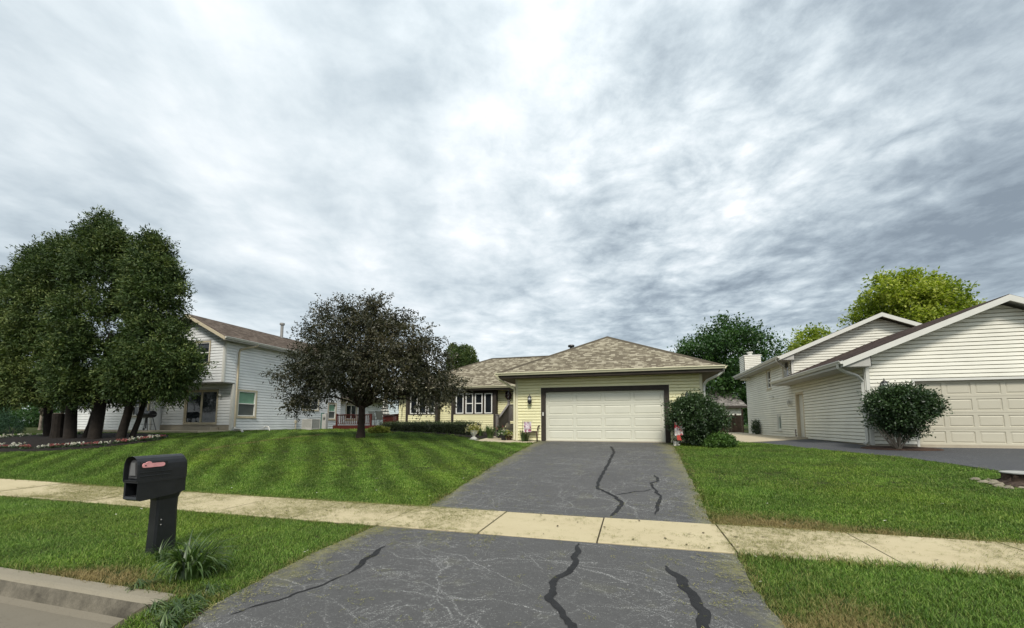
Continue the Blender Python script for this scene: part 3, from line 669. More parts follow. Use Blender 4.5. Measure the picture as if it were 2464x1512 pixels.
def do_grass():
    for nm,boxes,dens,T,lab in (('grass',[(-13,7.5,3.0,5.7),(-4.2,-3.2,2.2,3.07)],560,GT_near,'green grass strip between the curb and the sidewalk'),
                         ('grass',[(-22,12,7.1,10.2)],240,GT_mid,'mown lawn grass just behind the sidewalk'),
                         ('grass',[(-34,12,10.2,18)],105,GT_mid,'striped mown lawn grass spreading up to the houses'),
                         ('grass',[(-60,14,18,45)],9,GT_far,'grass behind and beside the houses')):
        xs=[lawn_points(*b,dens) for b in boxes]; x=np.concatenate([q[0] for q in xs]);y=np.concatenate([q[1] for q in xs]);z=np.concatenate([q[2] for q in xs])
        if T is GT_near:   # a taller unclipped fringe hangs over the walk edge
            s=RNG.uniform(.75,1.25,len(x))*(1+.5*np.exp(-((y-5.66)/.09)**2)*(x>1.2))*(1+.35*nz(x,y,3.,6)*(x>1.2))
        else: s=RNG.uniform(.75,1.2,len(x))
        scatter(nm,x,y,z,s,{'dry':dryness(x,y),'stripe':stripes(x,y)},T,lab,'grass')
    # clippings blown over the drive and the walk
    m=leaf_mat('dried_clippings',(.09,.10,.03),(.19,.19,.06),(.30,.27,.11),0.,.8,.1)
    C=[template('grass_clipping',(9,.05,.012,.034,.0038,.3,True),m,60+s) for s in range(5)]
    n=170000; x=RNG.uniform(-14,7.5,n); y=np.where(RNG.random(n)<.55,RNG.uniform(SW0,SW1,n),RNG.uniform(2.4,17.5,n)); 
    on_w=(y>SW0+.01)&(y<SW1-.01); on_d=(x>drv_l(y)+.01)&(x<drv_r(y)-.01)&~on_w
    e=np.minimum(x-drv_l(y),drv_r(y)-x); pd=np.exp(-e/.34)*np.clip(nz(x,y,2.2,3)*2.4-.45,0,1)*.95
    pd+=.55*np.clip(nz(x,y,1.3,12)-.55,0,1)*np.clip(1-np.hypot((x-.5)/1.0,(y-5.1)/.55),0,1)*4
    pd+=.5*np.exp(-((y-5.5)/.35)**2)*(x<-1.8)+.02
    e2=np.minimum(y-SW0,SW1-y); pw=np.clip(nz(x,y,1.1,14)*1.7-.55,0,1)*.55+np.exp(-e2/.12)*.25
    pw=pw*.38; pw=np.where((x>-2.1)&(x<1.1),pw*.22,pw); pw=np.where(x<-3.7,pw*1.2+.02,pw)
    k=(on_w&(RNG.random(n)<pw))|(on_d&(RNG.random(n)<pd)); x,y=x[k],y[k]; k=visible(x,y,h(x,y)); x,y=x[k],y[k]
    z=dz(x,y)+np.where((y>SW0)&(y<SW1),.030,.019)
    scatter('grass_clippings',x,y,z,RNG.uniform(.7,1.4,len(x)),{},C,'dry yellow green grass clippings scattered over the drive and the sidewalk','clippings',tilt=.02)
    n=70; x=RNG.uniform(-12,6,n); y=RNG.uniform(3.1,9.5,n); k=(onlawn(x,y))&visible(x,y,h(x,y)); x,y=x[k],y[k]
    pm=leaf_mat('pale_fallen_petals',(.35,.32,.25),(.5,.47,.4),(.62,.6,.52),0.,.8,.1); PT=[template('fallen_petal',(2,.015,.02,.035,.022,.3,True),pm,80+s) for s in range(3)]
    scatter('fallen_petals',x,y,dz(x,y)+.055,RNG.uniform(.6,1.2,len(x)),{},PT,'scattered pale petals and leaf scraps lying on the near grass','petals',tilt=.2)
    n=60; x=RNG.uniform(-10,5.5,n); y=RNG.uniform(SW0,SW1,n); k=visible(x,y,h(x,y)); x,y=x[k],y[k]; dm=leaf_mat('dark_fallen_leaves',(.02,.02,.012),(.05,.04,.02),(.09,.07,.04),0.,.8,.1); DT=[template('fallen_leaf',(1,.01,.03,.06,.028,.3,True),dm,90+s) for s in range(3)]
    scatter('fallen_leaves',x,y,dz(x,y)+.032,RNG.uniform(.5,1.2,len(x)),{},DT,'small dark leaves dropped on the sidewalk','leaves',tilt=.1)
do_grass()
# =============================== HOUSES ====================================
def frame_rect(mb,fr,u0,u1,z0,z1,w,d0,d1,mi=0):
    fr.box(mb,u0,u1,d0,d1,z1-w,z1,mi); fr.box(mb,u0,u1,d0,d1,z0,z0+w,mi); fr.box(mb,u0,u0+w,d0,d1,z0+w,z1-w,mi); fr.box(mb,u1-w,u1,d0,d1,z0+w,z1-w,mi)
def window(parent,fr,u0,u1,z0,z1,casing=M['tan'],sash=M['whitesash'],pane=M['glass'],kind='dh',cw=.09,sw=.05,back=-.07,pane2=None,label=None):
    mb=MB(); 
    if cw: frame_rect(mb,fr,u0-cw,u1+cw,z0-cw,z1+cw,cw,-.02,.035,0); fr.box(mb,u0-cw-.03,u1+cw+.03,0,.07,z0-cw-.035,z0-cw-.002,0)
    frame_rect(mb,fr,u0,u1,z0,z1,sw,back,.012,1)
    if kind=='dh': zm=(z0+z1)/2; fr.box(mb,u0+sw,u1-sw,back+.01,.0,zm-.025,zm+.025,1)
    if kind=='slide': um=(u0+u1)/2; fr.box(mb,um-.03,um+.03,back+.01,.0,z0+sw,z1-sw,1)
    o=mb.build('window',[casing,sash],parent)
    if label: o['label']=label
    if kind=='dh' and pane2:
        for (a,b,m) in ((z0+sw,(z0+z1)/2-.025,pane),((z0+z1)/2+.025,z1-sw,pane2)):
            g=MB(); fr.box(g,u0+sw,u1-sw,back-.01,back+.012,a,b); g.build('pane',m,o)
    else:
        g=MB(); fr.box(g,u0+sw-.002,u1-sw+.002,back-.02,back+.008,z0+sw-.002,z1-sw+.002); g.build('pane',pane,o)
    return o
def backing(mb,x0,x1,y0,y1,z0,z1,mi=0,ins=.14): mb.box(x0+ins,x1-ins,y0+ins,y1-ins,z0,z1,mi)
def panel_door(parent,fr,u0,u1,z0,z1,nc,nr,m,name='garage_door',groove=.018,mx=.09,mz=.10,d=0.,bev=.035):
    mb=MB(); W_=(u1-u0);Hh=(z1-z0); rh=Hh/nr; cwid=(W_-mx)/nc
    for r in range(nr):
        a=z0+r*rh; b=a+rh
        cols=[u0]+[u0+mx+ c*cwid for c in range(nc)]
        # section face: stiles and rails around each panel
        P=lambda u,dd,z: fr.p(u,d+dd,z)
        zb,zt=a+mz*.55,b-mz*.55
        mb.face([P(u0,0,a+.004),P(u1,0,a+.004),P(u1,0,zb),P(u0,0,zb)]); mb.face([P(u0,0,zt),P(u1,0,zt),P(u1,0,b-.004),P(u0,0,b-.004)])
        mb.face([P(u0,0,b-.004),P(u1,0,b-.004),P(u1,-.014,b),P(u0,-.014,b)]); mb.face([P(u0,-.014,a),P(u1,-.014,a),P(u1,0,a+.004),P(u0,0,a+.004)])
        prev=u0
        for c in range(nc):
            ua=u0+mx+c*cwid; ub=ua+cwid-mx
            mb.face([P(prev,0,zb),P(ua,0,zb),P(ua,0,zt),P(prev,0,zt)]); prev=ub
            rs=[(0,0),(.012,-groove),(.012+bev*.4,-groove),(bev+.02,-.004)]
            for (i0,e0),(i1,e1) in zip(rs,rs[1:]):
                q0=[(ua+i0,zb+i0),(ub-i0,zb+i0),(ub-i0,zt-i0),(ua+i0,zt-i0)]; q1=[(ua+i1,zb+i1),(ub-i1,zb+i1),(ub-i1,zt-i1),(ua+i1,zt-i1)]
                for k in range(4): k2=(k+1)%4; mb.face([P(q0[k][0],e0,q0[k][1]),P(q0[k2][0],e0,q0[k2][1]),P(q1[k2][0],e1,q1[k2][1]),P(q1[k][0],e1,q1[k][1])])
            i,e=rs[-1]; mb.face([P(ua+i,e,zb+i),P(ub-i,e,zb+i),P(ub-i,e,zt-i),P(ua+i,e,zt-i)])
        mb.face([P(prev,0,zb),P(u1,0,zb),P(u1,0,zt),P(prev,0,zt)])
    fr.box(mb,u0,u1,d-.06,d-.03,z0,z1)
    return mb.build(name,m,parent)
def uvplane(mb,pts,mi=0,eave=None,z_scale=None):
    """roof plane: uv in metres, u along the eave (first edge), v up the slope"""
    P=[Vector(p) for p in pts]; u=(P[1]-P[0]).normalized(); n=(P[1]-P[0]).cross(P[-1]-P[0]).normalized(); v=n.cross(u)
    mb.face(pts,mi,[((p-P[0]).dot(u)+ (P[0].x*.7+P[0].y*.3),(p-P[0]).dot(v)) for p in P])
def gutter(mb,a,b,out,zt,mi=0,w=.12,hh=.115):
    """K-style gutter from a to b (xy), out = outward xy unit"""
    prof=[(0,0),(0,-hh),(w*.55,-hh),(w*.72,-hh*.55),(w,-hh*.28),(w,0),(w-.012,0),(w-.015,-.03),(.01,-.03)]
    va=[(a[0]+out[0]*d,a[1]+out[1]*d,zt+z) for d,z in prof]; vb=[(b[0]+out[0]*d,b[1]+out[1]*d,zt+z) for d,z in prof]
    n=len(prof); mb.mesh(va+vb,[(i,(i+1)%n,n+(i+1)%n,n+i) for i in range(n)]+[tuple(range(n))[::-1],tuple(range(n,2*n))],mi)
def lantern(parent,fr,u,z,s=1.,name='wall_lantern',lm=None):
    c=fr.p(u,.17*s,z); mb=MB()
    fr.box(mb,u-.05*s,u+.05*s,0.014,.035,z-.10*s,z+.12*s); mb.tube([fr.p(u,.03,z+.02*s),fr.p(u,.09*s,z-.10*s),fr.p(u,.17*s,z-.13*s)],.012*s,6)
    mb.lathe(c,[(.01*s,-.17*s),(.05*s,-.15*s),(.085*s,-.10*s),(.10*s,-.03*s),(.095*s,0)],12)
    mb.lathe(c,[(.10*s,.13*s),(.075*s,.17*s),(.03*s,.20*s),(.012*s,.23*s),(.022*s,.25*s),(.004*s,.28*s)],12)
    for k in range(4):
        a=math.pi/4+k*math.pi/2; x,y=.088*s*math.cos(a),.088*s*math.sin(a); mb.beam((c[0]+x,c[1]+y,c[2]-.01*s),(c[0]+x,c[1]+y,c[2]+.135*s),.012*s,.012*s)
    o=mb.build(name,lm or M['blackmetal'],parent); g=MB(); g.lathe(c,[(.08*s,.0),(.085*s,.06*s),(.075*s,.13*s)],12); g.build('lamp_glass',M['lampglass'],o,smooth=True); return o
M['lampglass']=mat('frosted_lamp_glass',(.45,.46,.44),.15,.05,5.,spec=.6)

# ------------------------------ MAIN HOUSE ---------------------------------
GX0,GX1,GY=-4.98,2.64,17.77; FZ=.855; EZ=3.80
mh=thing('ranch_house','low yellow ranch house with cream two car garage door and tan shingled hip roof','house',(-2.,17.77,.85))
GF=Fr((0,GY,0),(1,0,0),(0,-1,0)); DU0,DU1,DZ1=-3.654,1.226,2.985
SOF=EZ-.20
mb=MB()
siding(mb,GF,GX0+.09,GX1-.09,FZ+.04,SOF,.127,[(DU0-.19,DU1+.19,0,DZ1+.19)])
GL=Fr((GX0,0,0),(0,1,0),(-1,0,0)); GR=Fr((GX1,0,0),(0,1,0),(1,0,0))
siding(mb,GL,GY+.09,22.8,FZ+.04,SOF,.127); siding(mb,GR,GY+.09,30.9,FZ+.04,SOF,.127)
backing(mb,GX0,GX1,GY+.05,31,FZ-.3,SOF); 
mb.build('garage_wall',[M['cream']],mh)
mb=MB()
for fr_,a,b in ((GF,GX0,GX0+.095),(GF,GX1-.095,GX1)): fr_.box(mb,a,b,-.02,.028,FZ+.02,SOF)
GL.box(mb,GY+.002,GY+.095,-.02,.028,FZ+.02,SOF); GR.box(mb,GY+.002,GY+.095,-.02,.028,FZ+.02,SOF)
frame_rect(mb,GF,DU0-.215,DU1+.215,FZ-.6,DZ1+.215,.03,-.02,.030)
mb.build_each('corner_trim',M['creamtrim'],mh)
mb=MB(); GF.box(mb,GX0,GX1,-.2,-.004,FZ-.35,FZ+.035); mb.build('foundation',M['concrete'],mh)
mb=MB()
GF.box(mb,DU0-.185,DU1+.185,-.12,.040,DZ1,DZ1+.185); GF.box(mb,DU0-.185,DU0,-.12,.040,FZ-.02,DZ1); GF.box(mb,DU1,DU1+.185,-.12,.040,FZ-.02,DZ1)
mb.build('door_casing',M['brown'],mh)
gd=panel_door(mh,GF,DU0,DU1,FZ+.02,DZ1,4,4,M['garage'],d=-.10,mx=.12,mz=.14)
mb=MB(); GF.box(mb,DU0+.0,DU1,-.13,-.075,FZ-.01,FZ+.03); mb.build('weather_strip',M['black'],gd)
mb=MB(); mb.box(DU0-.3,DU1+.3,GY-.10,GY+.1,FZ-.12,FZ-.012); mb.build('door_sill',M['concrete'],mh)
for u in (-4.32,2.06): lantern(mh,GF,u,2.62,1.)
mb=MB(); GF.box(mb,-3.775,-3.72,.04,.065,1.95,2.10); mb.build('keypad',M['white'],mh)
# roof: garage hip running back into the long wing ridge
ov=.685; ex0,ex1,ey=GX0-ov,GX1+ov,GY-ov; hw=(ex1-ex0)/2; xm=(ex0+ex1)/2; RZ=6.07; WEY=22.16; WY=22.8; RY=26.7; wx0=-14.35; wrx=-9.2
mb=MB()
uvplane(mb,[(ex0,ey,EZ),(ex1,ey,EZ),(xm,ey+hw,RZ)])
uvplane(mb,[(ex1,ey,EZ),(ex1,31.2,EZ),(xm,RY,RZ),(xm,ey+hw,RZ)])
uvplane(mb,[(ex0,RY,EZ),(ex0,ey,EZ),(xm,ey+hw,RZ),(xm,RY,RZ)])
uvplane(mb,[(wx0,WEY,EZ-.05),(xm+.5,WEY,EZ-.05),(xm+.5,RY,RZ-.004),(wrx,RY,RZ-.004)])
uvplane(mb,[(wx0,31.24,EZ-.05),(wx0,WEY,EZ-.05),(wrx,RY,RZ-.004)])
uvplane(mb,[(ex1,31.24,EZ-.05),(wx0,31.24,EZ-.05),(wrx,RY,RZ-.004),(xm,RY,RZ-.004)])
rf=mb.build('roof',M['shing'],mh)
mb=MB()      # hip and ridge caps
def cap(a,b,w=.16): 
    a=Vector(a);b=Vector(b); t=(b-a).normalized(); s=t.cross(Vector((0,0,1))).normalized()*w
    dn=Vector((0,0,-.055)); u=Vector((0,0,.022)); mb.face([a+u,b+u,b+s+dn,a+s+dn]); mb.face([b+u,a+u,a-s+dn,b-s+dn])
cap((ex0,ey,EZ),(xm,ey+hw,RZ)); cap((ex1,ey,EZ),(xm,ey+hw,RZ)); cap((xm,ey+hw,RZ),(xm,RY,RZ)); cap((wx0,WEY,EZ-.05),(wrx,RY,RZ)); cap((wrx,RY,RZ),(xm,RY,RZ))
mb.build('ridge_cap',M['brownsh'] if 'brownsh' in M else M['shing'],rf)
mb=MB(); c=(-3.78,26.9,6.2); mb.lathe(c,[(.10,-.2),(.10,.42)],10); mb.lathe((c[0],c[1],c[2]+.42),[(.2,.0),(.22,.06),(.2,.12),(.05,.16)],12); mb.build('vent_pipe',M['blackmetal'],rf)
mb=MB()      # soffits
mb.box(ex0+.02,ex1-.02,ey+.02,GY-.001,SOF-.012,SOF); mb.box(ex0+.02,GX0-.001,GY,24.,SOF-.012,SOF); mb.box(GX1+.001,ex1-.02,GY,31,SOF-.012,SOF)
mb.box(wx0+.02,GX0-.7,WEY+.02,WY-.001,SOF-.06,SOF-.048); mb.box(wx0+.02,-13.95,WY,31,SOF-.06,SOF-.048)
mb.build('soffit',M['brownsoffit'],mh)
mb=MB()      # fascia boards
mb.box(ex0,ex1,ey,ey+.02,SOF-.03,EZ-.012); mb.box(ex0,ex0+.02,ey+.021,24.,SOF-.03,EZ-.012); mb.box(ex1-.02,ex1,ey+.021,31,SOF-.03,EZ-.012)
mb.box(wx0,ex0-.03,WEY,WEY+.02,SOF-.08,EZ-.062); mb.box(wx0,wx0+.02,WEY+.021,31,SOF-.08,EZ-.062)
mb.build('fascia',M['brown'],mh)
mb=MB(); gutter(mb,(ex0-.03,ey),(ex1+.03,ey),(0,-1),EZ-.005); gutter(mb,(wx0,WEY),(ex0+.7,WEY),(0,-1),EZ-.055); gutter(mb,(ex0,ey+.01),(ex0,WEY-.2),(-1,0),EZ-.005); gutter(mb,(ex1,ey+.01),(ex1,31),(1,0),EZ-.005)
mb.build('gutter',M['creamtrim'],mh)
def downspout(parent,pts,m,w=.055,name='downspout'):
    mb=MB(); mb.tube(pts,[w]*len(pts),4); return mb.build(name,m,parent)
downspout(mh,[(ex0+.02,ey-.07,EZ-.12),(ex0+.10,ey+.03,EZ-.27),(ex0+.30,ey+.35,EZ-.42),(GX0-.05,GY-.09,EZ-.66),(GX0-.05,GY-.075,EZ-.8),(GX0-.05,GY-.07,FZ+.05)],M['creamtrim'])
downspout(mh,[(ex1-.02,ey+.03,EZ-.12),(ex1-.03,ey+.06,EZ-.22),(ex1-.16,ey+.12,EZ-.34),(GX1+.16,GY-.16,EZ-.52),(GX1+.07,GY-.03,EZ-.66),(GX1+.06,GY-.0,EZ-.8),(GX1+.06,GY-.0,FZ+.1)],M['white'])
# wing with box windows
WF=Fr((0,WY,0),(1,0,0),(0,-1,0)); BF=Fr((0,22.45,0),(1,0,0),(0,-1,0)); WZ0=1.18; WS=SOF-.06
def xat(px,py,Yp): return float(atY(px,py,Yp)[0])
def zat(px,py,Yp): return float(atY(px,py,Yp)[2])
A=(xat(977.6,970,22.45),xat(1054,970,22.45)); B=(xat(1086.5,970,22.45),xat(1194,970,22.45))
mb=MB(); siding(mb,WF,-13.9,GX0-.02,WZ0,WS,.127,[(A[0]+.05,A[1]-.05,0,9),(B[0]+.05,B[1]-.05,0,9)])
zsill=zat(1000,998.5,22.45)
for a,b in (A,B): siding(mb,BF,a+.14,b-.14,WZ0-.12,zsill-.02,.127)
WL=Fr((-13.9,0,0),(0,1,0),(-1,0,0)); siding(mb,WL,WY,31,WZ0,WS,.127)
backing(mb,-13.9,GX0+.3,WY,31,.8,WS)
mb.build('wing_wall',M['cream'],mh)
mb=MB(); WF.box(mb,-13.9,-13.79,-.02,.026,WZ0,WS); 
for a,b in (A,B): frame_rect(mb,BF,a+.13,b-.13,WZ0-.16,zsill-.012,.045,-.01,.022)
mb.build_each('corner_trim',M['creamtrim'],mh)
mb=MB(); WF.box(mb,-13.9,GX0,-.2,-.006,.7,WZ0+.01); mb.build('foundation',M['concrete'],mh)
zt=WS-.02
wA=[(987.3,1004.7),(1008.2,1026),(1029.6,1046.5)]; wB=[(1097,1115.4),(1120.3,1138.3),(1142.6,1161),(1165.9,1184.4)]
mb=MB()
for (a,b),ws in ((A,wA),(B,wB)):
    BF.box(mb,a,a+.155,-.36,.05,WZ0-.25,zt); BF.box(mb,b-.155,b,-.36,.05,WZ0-.25,zt)
    BF.box(mb,a+.155,b-.155,-.36,.0,zt-.16,zt); BF.box(mb,a+.155,b-.155,-.36,.004,zsill-.012,zsill+.05)
    xs=[(xat(p,970,22.45),xat(q,970,22.45)) for p,q in ws]
    edges=[a+.155]+[v for q in xs for v in q]+[b-.155]
    for i in range(0,len(edges),2):
        if edges[i+1]-edges[i]>.01: BF.box(mb,edges[i],edges[i+1],-.12,.0,zsill+.05,zt-.16)
WF.box(mb,B[1],GX0,-.02,.03,WS-.16,WS)
mb.build('box_window_frame',M['brown'],mh)
for ws in (wA,wB):
    for i,(p,q) in enumerate(ws):
        window(mh,BF,xat(p,970,22.45),xat(q,970,22.45),zsill+.05,zt-.16,cw=0,sw=.055,back=-.05,kind='dh' if (ws is wB and i in(1,2)) else 'fix')
# porch: steps up to the entry beside the garage, grey solid railing
mb=MB()
mb.box(-6.15,-5.05,20.05,22.79,.9,1.62)
mb.build('porch_slab',M['concrete'],mh)
for k,(y0,z1_) in enumerate(((19.15,1.08),(19.45,1.26),(19.75,1.44))):
    mb=MB(); mb.box(-6.15,-5.03,y0,y0+.32 if k<2 else 20.05,.85,z1_-.04); mb.box(-6.17,-5.02,y0-.025,y0+.30,z1_-.039,z1_); mb.build('step',M['concrete'],mh)
mb=MB()
px_=-6.28
nA,nB,nC=(px_,19.10),(px_,21.0),(-5.25,21.0)
mb.box(px_-.07,px_+.07,19.03,19.17,.88,2.02); mb.box(px_-.09,px_+.09,19.01,19.19,2.02,2.06)
mb.box(px_-.06,px_+.06,20.94,21.06,1.3,2.80); mb.box(px_-.08,px_+.08,20.92,21.08,2.80,2.84)
mb.box(-5.12,-5.02,20.95,21.05,1.62,2.72); mb.box(-5.14,-5.0,20.93,21.07,2.72,2.76)
mb.beam((px_,19.15,1.82),(px_,20.95,2.62),.10,.05); mb.beam((px_,20.98,2.60),(-5.1,20.98,2.60),.10,.05)
for k in range(15):
    y=19.22+k*.118; z=1.80+(y-19.15)/1.8*.8; mb.box(px_-.02,px_+.02,y,y+.10,1.02+(y-19.15)*.42,z-.02)
for k in range(9):
    x=px_+.08+k*.118; mb.box(x,x+.10,20.96,21.0,1.75,2.58)
mb.build('porch_railing',M['greywood'],mh)
# white concrete splash at the driveway edge and downspout extension by the bush
w=thing('door_wreath','round dark wreath hanging on the yellow wall beside the porch','wreath',(xat(1224,951.5,22.74),22.74,zat(1224,951.5,22.74)))
L=Vector(w.location); mb=MB(); n=0
for k in range(150):
    a=random.random()*6.283; r=.13+random.gauss(0,.03); p=L+Vector((r*math.cos(a),-.03-random.random()*.06,r*1.25*math.sin(a))); d=Vector((random.gauss(0,1),random.gauss(0,.5)-.3,random.gauss(0,1))).normalized()*.07
    s=d.cross(Vector((0,1,0)))*.35; mb.face([p-d,p+s,p+d,p-s])
mb.build('wreath_leaves',mat('dried_wreath',(.06,.025,.022),.8,.4,20.),w)
mb=MB()
for k in range(14): p=L+Vector((random.gauss(0,.06),-.1,random.gauss(.0,.07))); mb.lathe(tuple(p),[(.003,-.018),(.02,0),(.003,.018)],6)
mb.build('wreath_flowers',mat('pale_dried_flowers',(.42,.34,.32),.8,.2,20.),w)
# ------------------------------ RIGHT HOUSE --------------------------------
rh=thing('split_level_house','off white split level house on the right with gabled garage and dark brown roof edges','house',(11.,16.78,.9))
RX,RYF=7.593,16.78; RW=3.70; rz0=.88; hx=7.45   # eave height, half of garage width measured from apex
RG=Fr((0,RYF,0),(1,0,0),(0,-1,0)); RS=Fr((RX,0,0),(0,1,0),(-1,0,0)); AX=11.29
slope=(5.62-3.74)/(AX-6.83)
def gtop(z): w=(5.40-z)/slope; return (AX-w,AX+w)
RD0,RD1,RDZ=8.93,15.20-.9,3.00
mb=MB(); siding(mb,RG,RX+.10,14.98,rz0+.06,5.40,.127,[(RD0-.1,RD1+.1,0,RDZ+.06)],top=gtop)
siding(mb,RS,RYF+.10,23.5,rz0+.06,3.58,.127,[(22.14,23.14,0,3.10)])
backing(mb,RX,14.98,RYF,23.5,.5,3.6)
mb.build('garage_wall',M['cremesid'],rh)
mb=MB(); mb.mesh([(RX+.2,RYF+.14,3.5),(14.9,RYF+.14,3.5),(AX,RYF+.14,5.2),(RX+.2,23.4,3.5),(14.9,23.4,3.5),(AX,23.4,5.2)],[(0,1,2),(3,5,4)]); mb.build_each('gable_backing',M['cremesid'],rh,3)
mb=MB(); RG.box(mb,RX,RX+.105,-.02,.028,rz0+.02,3.66); RS.box(mb,RYF+.002,RYF+.105,-.02,.028,rz0+.02,3.58)
frame_rect(mb,RG,RD0-.09,RD1+.09,rz0-.6,RDZ+.07,.07,-.12,.03); mb.build_each('corner_trim',M['white'],rh)
mb=MB(); RG.box(mb,RX,15,-.2,-.004,.4,rz0+.055); RS.box(mb,RYF,34,-.2,-.004,.4,rz0+.055); mb.build('foundation',M['concrete'],rh)
g2=panel_door(rh,RG,RD0,RD1,rz0+.03,RDZ,7,4,M['garage2'],d=-.10,mx=.11,mz=.14)
mb=MB(); RG.box(mb,RD0,RD1,-.13,-.08,rz0,rz0+.035); mb.build('weather_strip',M['black'],g2)
mb=MB(); mb.box(RD0-.1,RD1+.1,RYF-.12,RYF+.1,rz0-.2,rz0-.02); mb.build('door_sill',M['concrete'],rh)
lantern(rh,RG,8.02,2.83,1.)
def gable_roof(parent,ax,half,y0,y1,ze,za,msh,mfas,msof,wallx=None,th=.09,name='roof'):
    mb=MB(); 
    for s in (-1,1):
        e=(ax+s*half,ze)
        pts=[(e[0],y0,ze),(e[0],y1,ze),(ax,y1,za),(ax,y0,za)]; pts=pts if s>0 else [(e[0],y1,ze),(e[0],y0,ze),(ax,y0,za),(ax,y1,za)]
        uvplane(mb,pts)
        # thickness at the rake
        for y in (y0,y1): mb.face([(e[0],y,ze),(ax,y,za),(ax,y,za-th),(e[0],y,ze-th)])
        mb.face([(e[0],y0,ze),(e[0],y1,ze),(e[0],y1,ze-th),(e[0],y0,ze-th)])
        mb.face([(e[0],y0+.02,ze-th),(e[0],y1-.02,ze-th),(ax,y1-.02,za-th),(ax,y0+.02,za-th)],1)
    r=mb.build(name,[msh,msof],parent)
    mb=MB(); 
    for s in (-1,1):
        n=Vector((0,-1,0)); e=Vector((ax+s*half,y0-.025,ze-.02)); a=Vector((ax,y0-.025,za-.02)); dn=Vector((0,0,-.19))
        o2=Vector((0,.045,0)); mb.hexa([e+dn,a+dn,a+dn+o2,e+dn+o2,e,a,a+o2,e+o2])
        e=Vector((ax+s*half,y1+.025,ze-.02)); a=Vector((ax,y1+.025,za-.02)); mb.hexa([e+dn,a+dn,a+dn-o2,e+dn-o2,e,a,a-o2,e-o2])
    mb.build_each('rake_board',mfas,r); return r
r1=gable_roof(rh,AX,AX-6.80,RYF-.42,23.86,3.72,3.72+(AX-6.80)*slope,M['shingd'],M['white'],M['greysoffit'])
mb=MB(); mb.box(6.82,RX-.001,RYF-.38,23.86,3.50,3.512); mb.mesh([(6.82,RYF-.38,3.505),(7.62,RYF-.38,3.505),(7.62,RYF-.38,3.96),(6.82,RYF-.38,3.66)],[(0,1,2,3)]); mb.box(7.60,7.62,RYF-.38,RYF,3.505,3.9); mb.box(6.80,6.82,RYF-.40,23.86,3.50,3.64); mb.build('soffit',M['greysoffit'],rh)
mb=MB(); gutter(mb,(6.80,RYF-.44),(6.80,23.9),(-1,0),3.72); mb.build('gutter',M['white'],rh)
downspout(rh,[(6.74,RYF-.2,3.62),(6.76,RYF-.18,3.5),(6.95,RYF-.12,3.38),(7.35,RYF-.04,3.22),(7.53,RYF+.05,3.05),(7.53,RYF+.06,2.9),(7.53,RYF+.06,1.02),(7.40,RYF-.05,.95)],M['white'])
# upper storey
UY=23.5; UZ=4.95; UAX=11.28; usl=(6.80-4.93)/(UAX-6.98)
UF=Fr((0,UY,0),(1,0,0),(0,-1,0))
def utop(z): w=(6.62-z)/usl; return (UAX-w,UAX+w)
w1=(26.75,27.35,3.66,4.66); w2=(23.80,24.60,3.95,4.80); w3=(25.40,25.90,1.30,2.05)
mb=MB(); siding(mb,UF,RX+.1,14.9,3.6,6.62,.127,top=utop); siding(mb,RS,23.52,32.0,.95,4.80,.127,[(a-.09,b+.09,c-.09,d+.09) for a,b,c,d in (w1,w2,w3)])
backing(mb,RX,14.95,UY,32.0,.5,4.8)
mb.mesh([(RX+.2,UY+.14,4.7),(14.9,UY+.14,4.7),(UAX,UY+.14,6.4)],[(0,1,2)])
mb.build('upper_wall',M['cremesid'],rh)
mb=MB(); UF.box(mb,RX,RX+.1,-.02,.028,3.6,4.85); RS.box(mb,31.9,32.0,-.02,.028,.95,4.8); mb.build_each('corner_trim',M['white'],rh)
for a,b,c,d in (w1,w2): window(rh,RS,a,b,c,d,cw=.08,kind='dh')
window(rh,RS,*w3,casing=M['white'],pane=mat('green_glazing',(.03,.10,.07),.2,.2,4.,spec=.6),cw=.07,kind='fix')
r2=gable_roof(rh,UAX,UAX-6.98,UY-.42,32.5,4.94,4.94+(UAX-6.98)*usl,M['shingd'],M['white'],M['greysoffit'])
mb=MB(); mb.box(7.0,RX-.001,UY-.38,32.5,4.72,4.732); mb.mesh([(7.0,UY-.38,4.725),(7.62,UY-.38,4.725),(7.62,UY-.38,5.1),(7.0,UY-.38,4.88)],[(0,1,2,3)]); mb.box(6.98,7.0,UY-.40,32.5,4.72,4.86); mb.build('soffit',M['greysoffit'],rh)
mb=MB(); gutter(mb,(6.98,UY-.44),(6.98,32.55),(-1,0),4.94); mb.build('gutter',M['white'],rh)
downspout(rh,[(6.92,UY-.1,4.84),(6.95,UY-.1,4.72),(7.2,UY+.1,4.55),(7.53,UY+.5,4.35),(7.53,UY+.55,4.2),(7.53,UY+.55,3.75)],M['white'])
ch=MB(); 
for fr_,a,b in ((Fr((0,31.0,0),(1,0,0),(0,-1,0)),7.30,8.28),(Fr((7.30,0,0),(0,1,0),(-1,0,0)),31.0,32.2)): siding(ch,fr_,a,b,4.6,6.15,.127)
ch.box(7.34,8.24,31.04,32.2,4.6,6.15); ch.build('chimney',M['cremesid'],rh)
mb=MB(); mb.box(7.26,8.32,30.96,32.24,6.15,6.22); mb.lathe((7.8,31.6,6.22),[(.14,0),(.14,.2),(.19,.22),(.19,.28)],12); mb.build('chimney_cap',M['white'],rh)
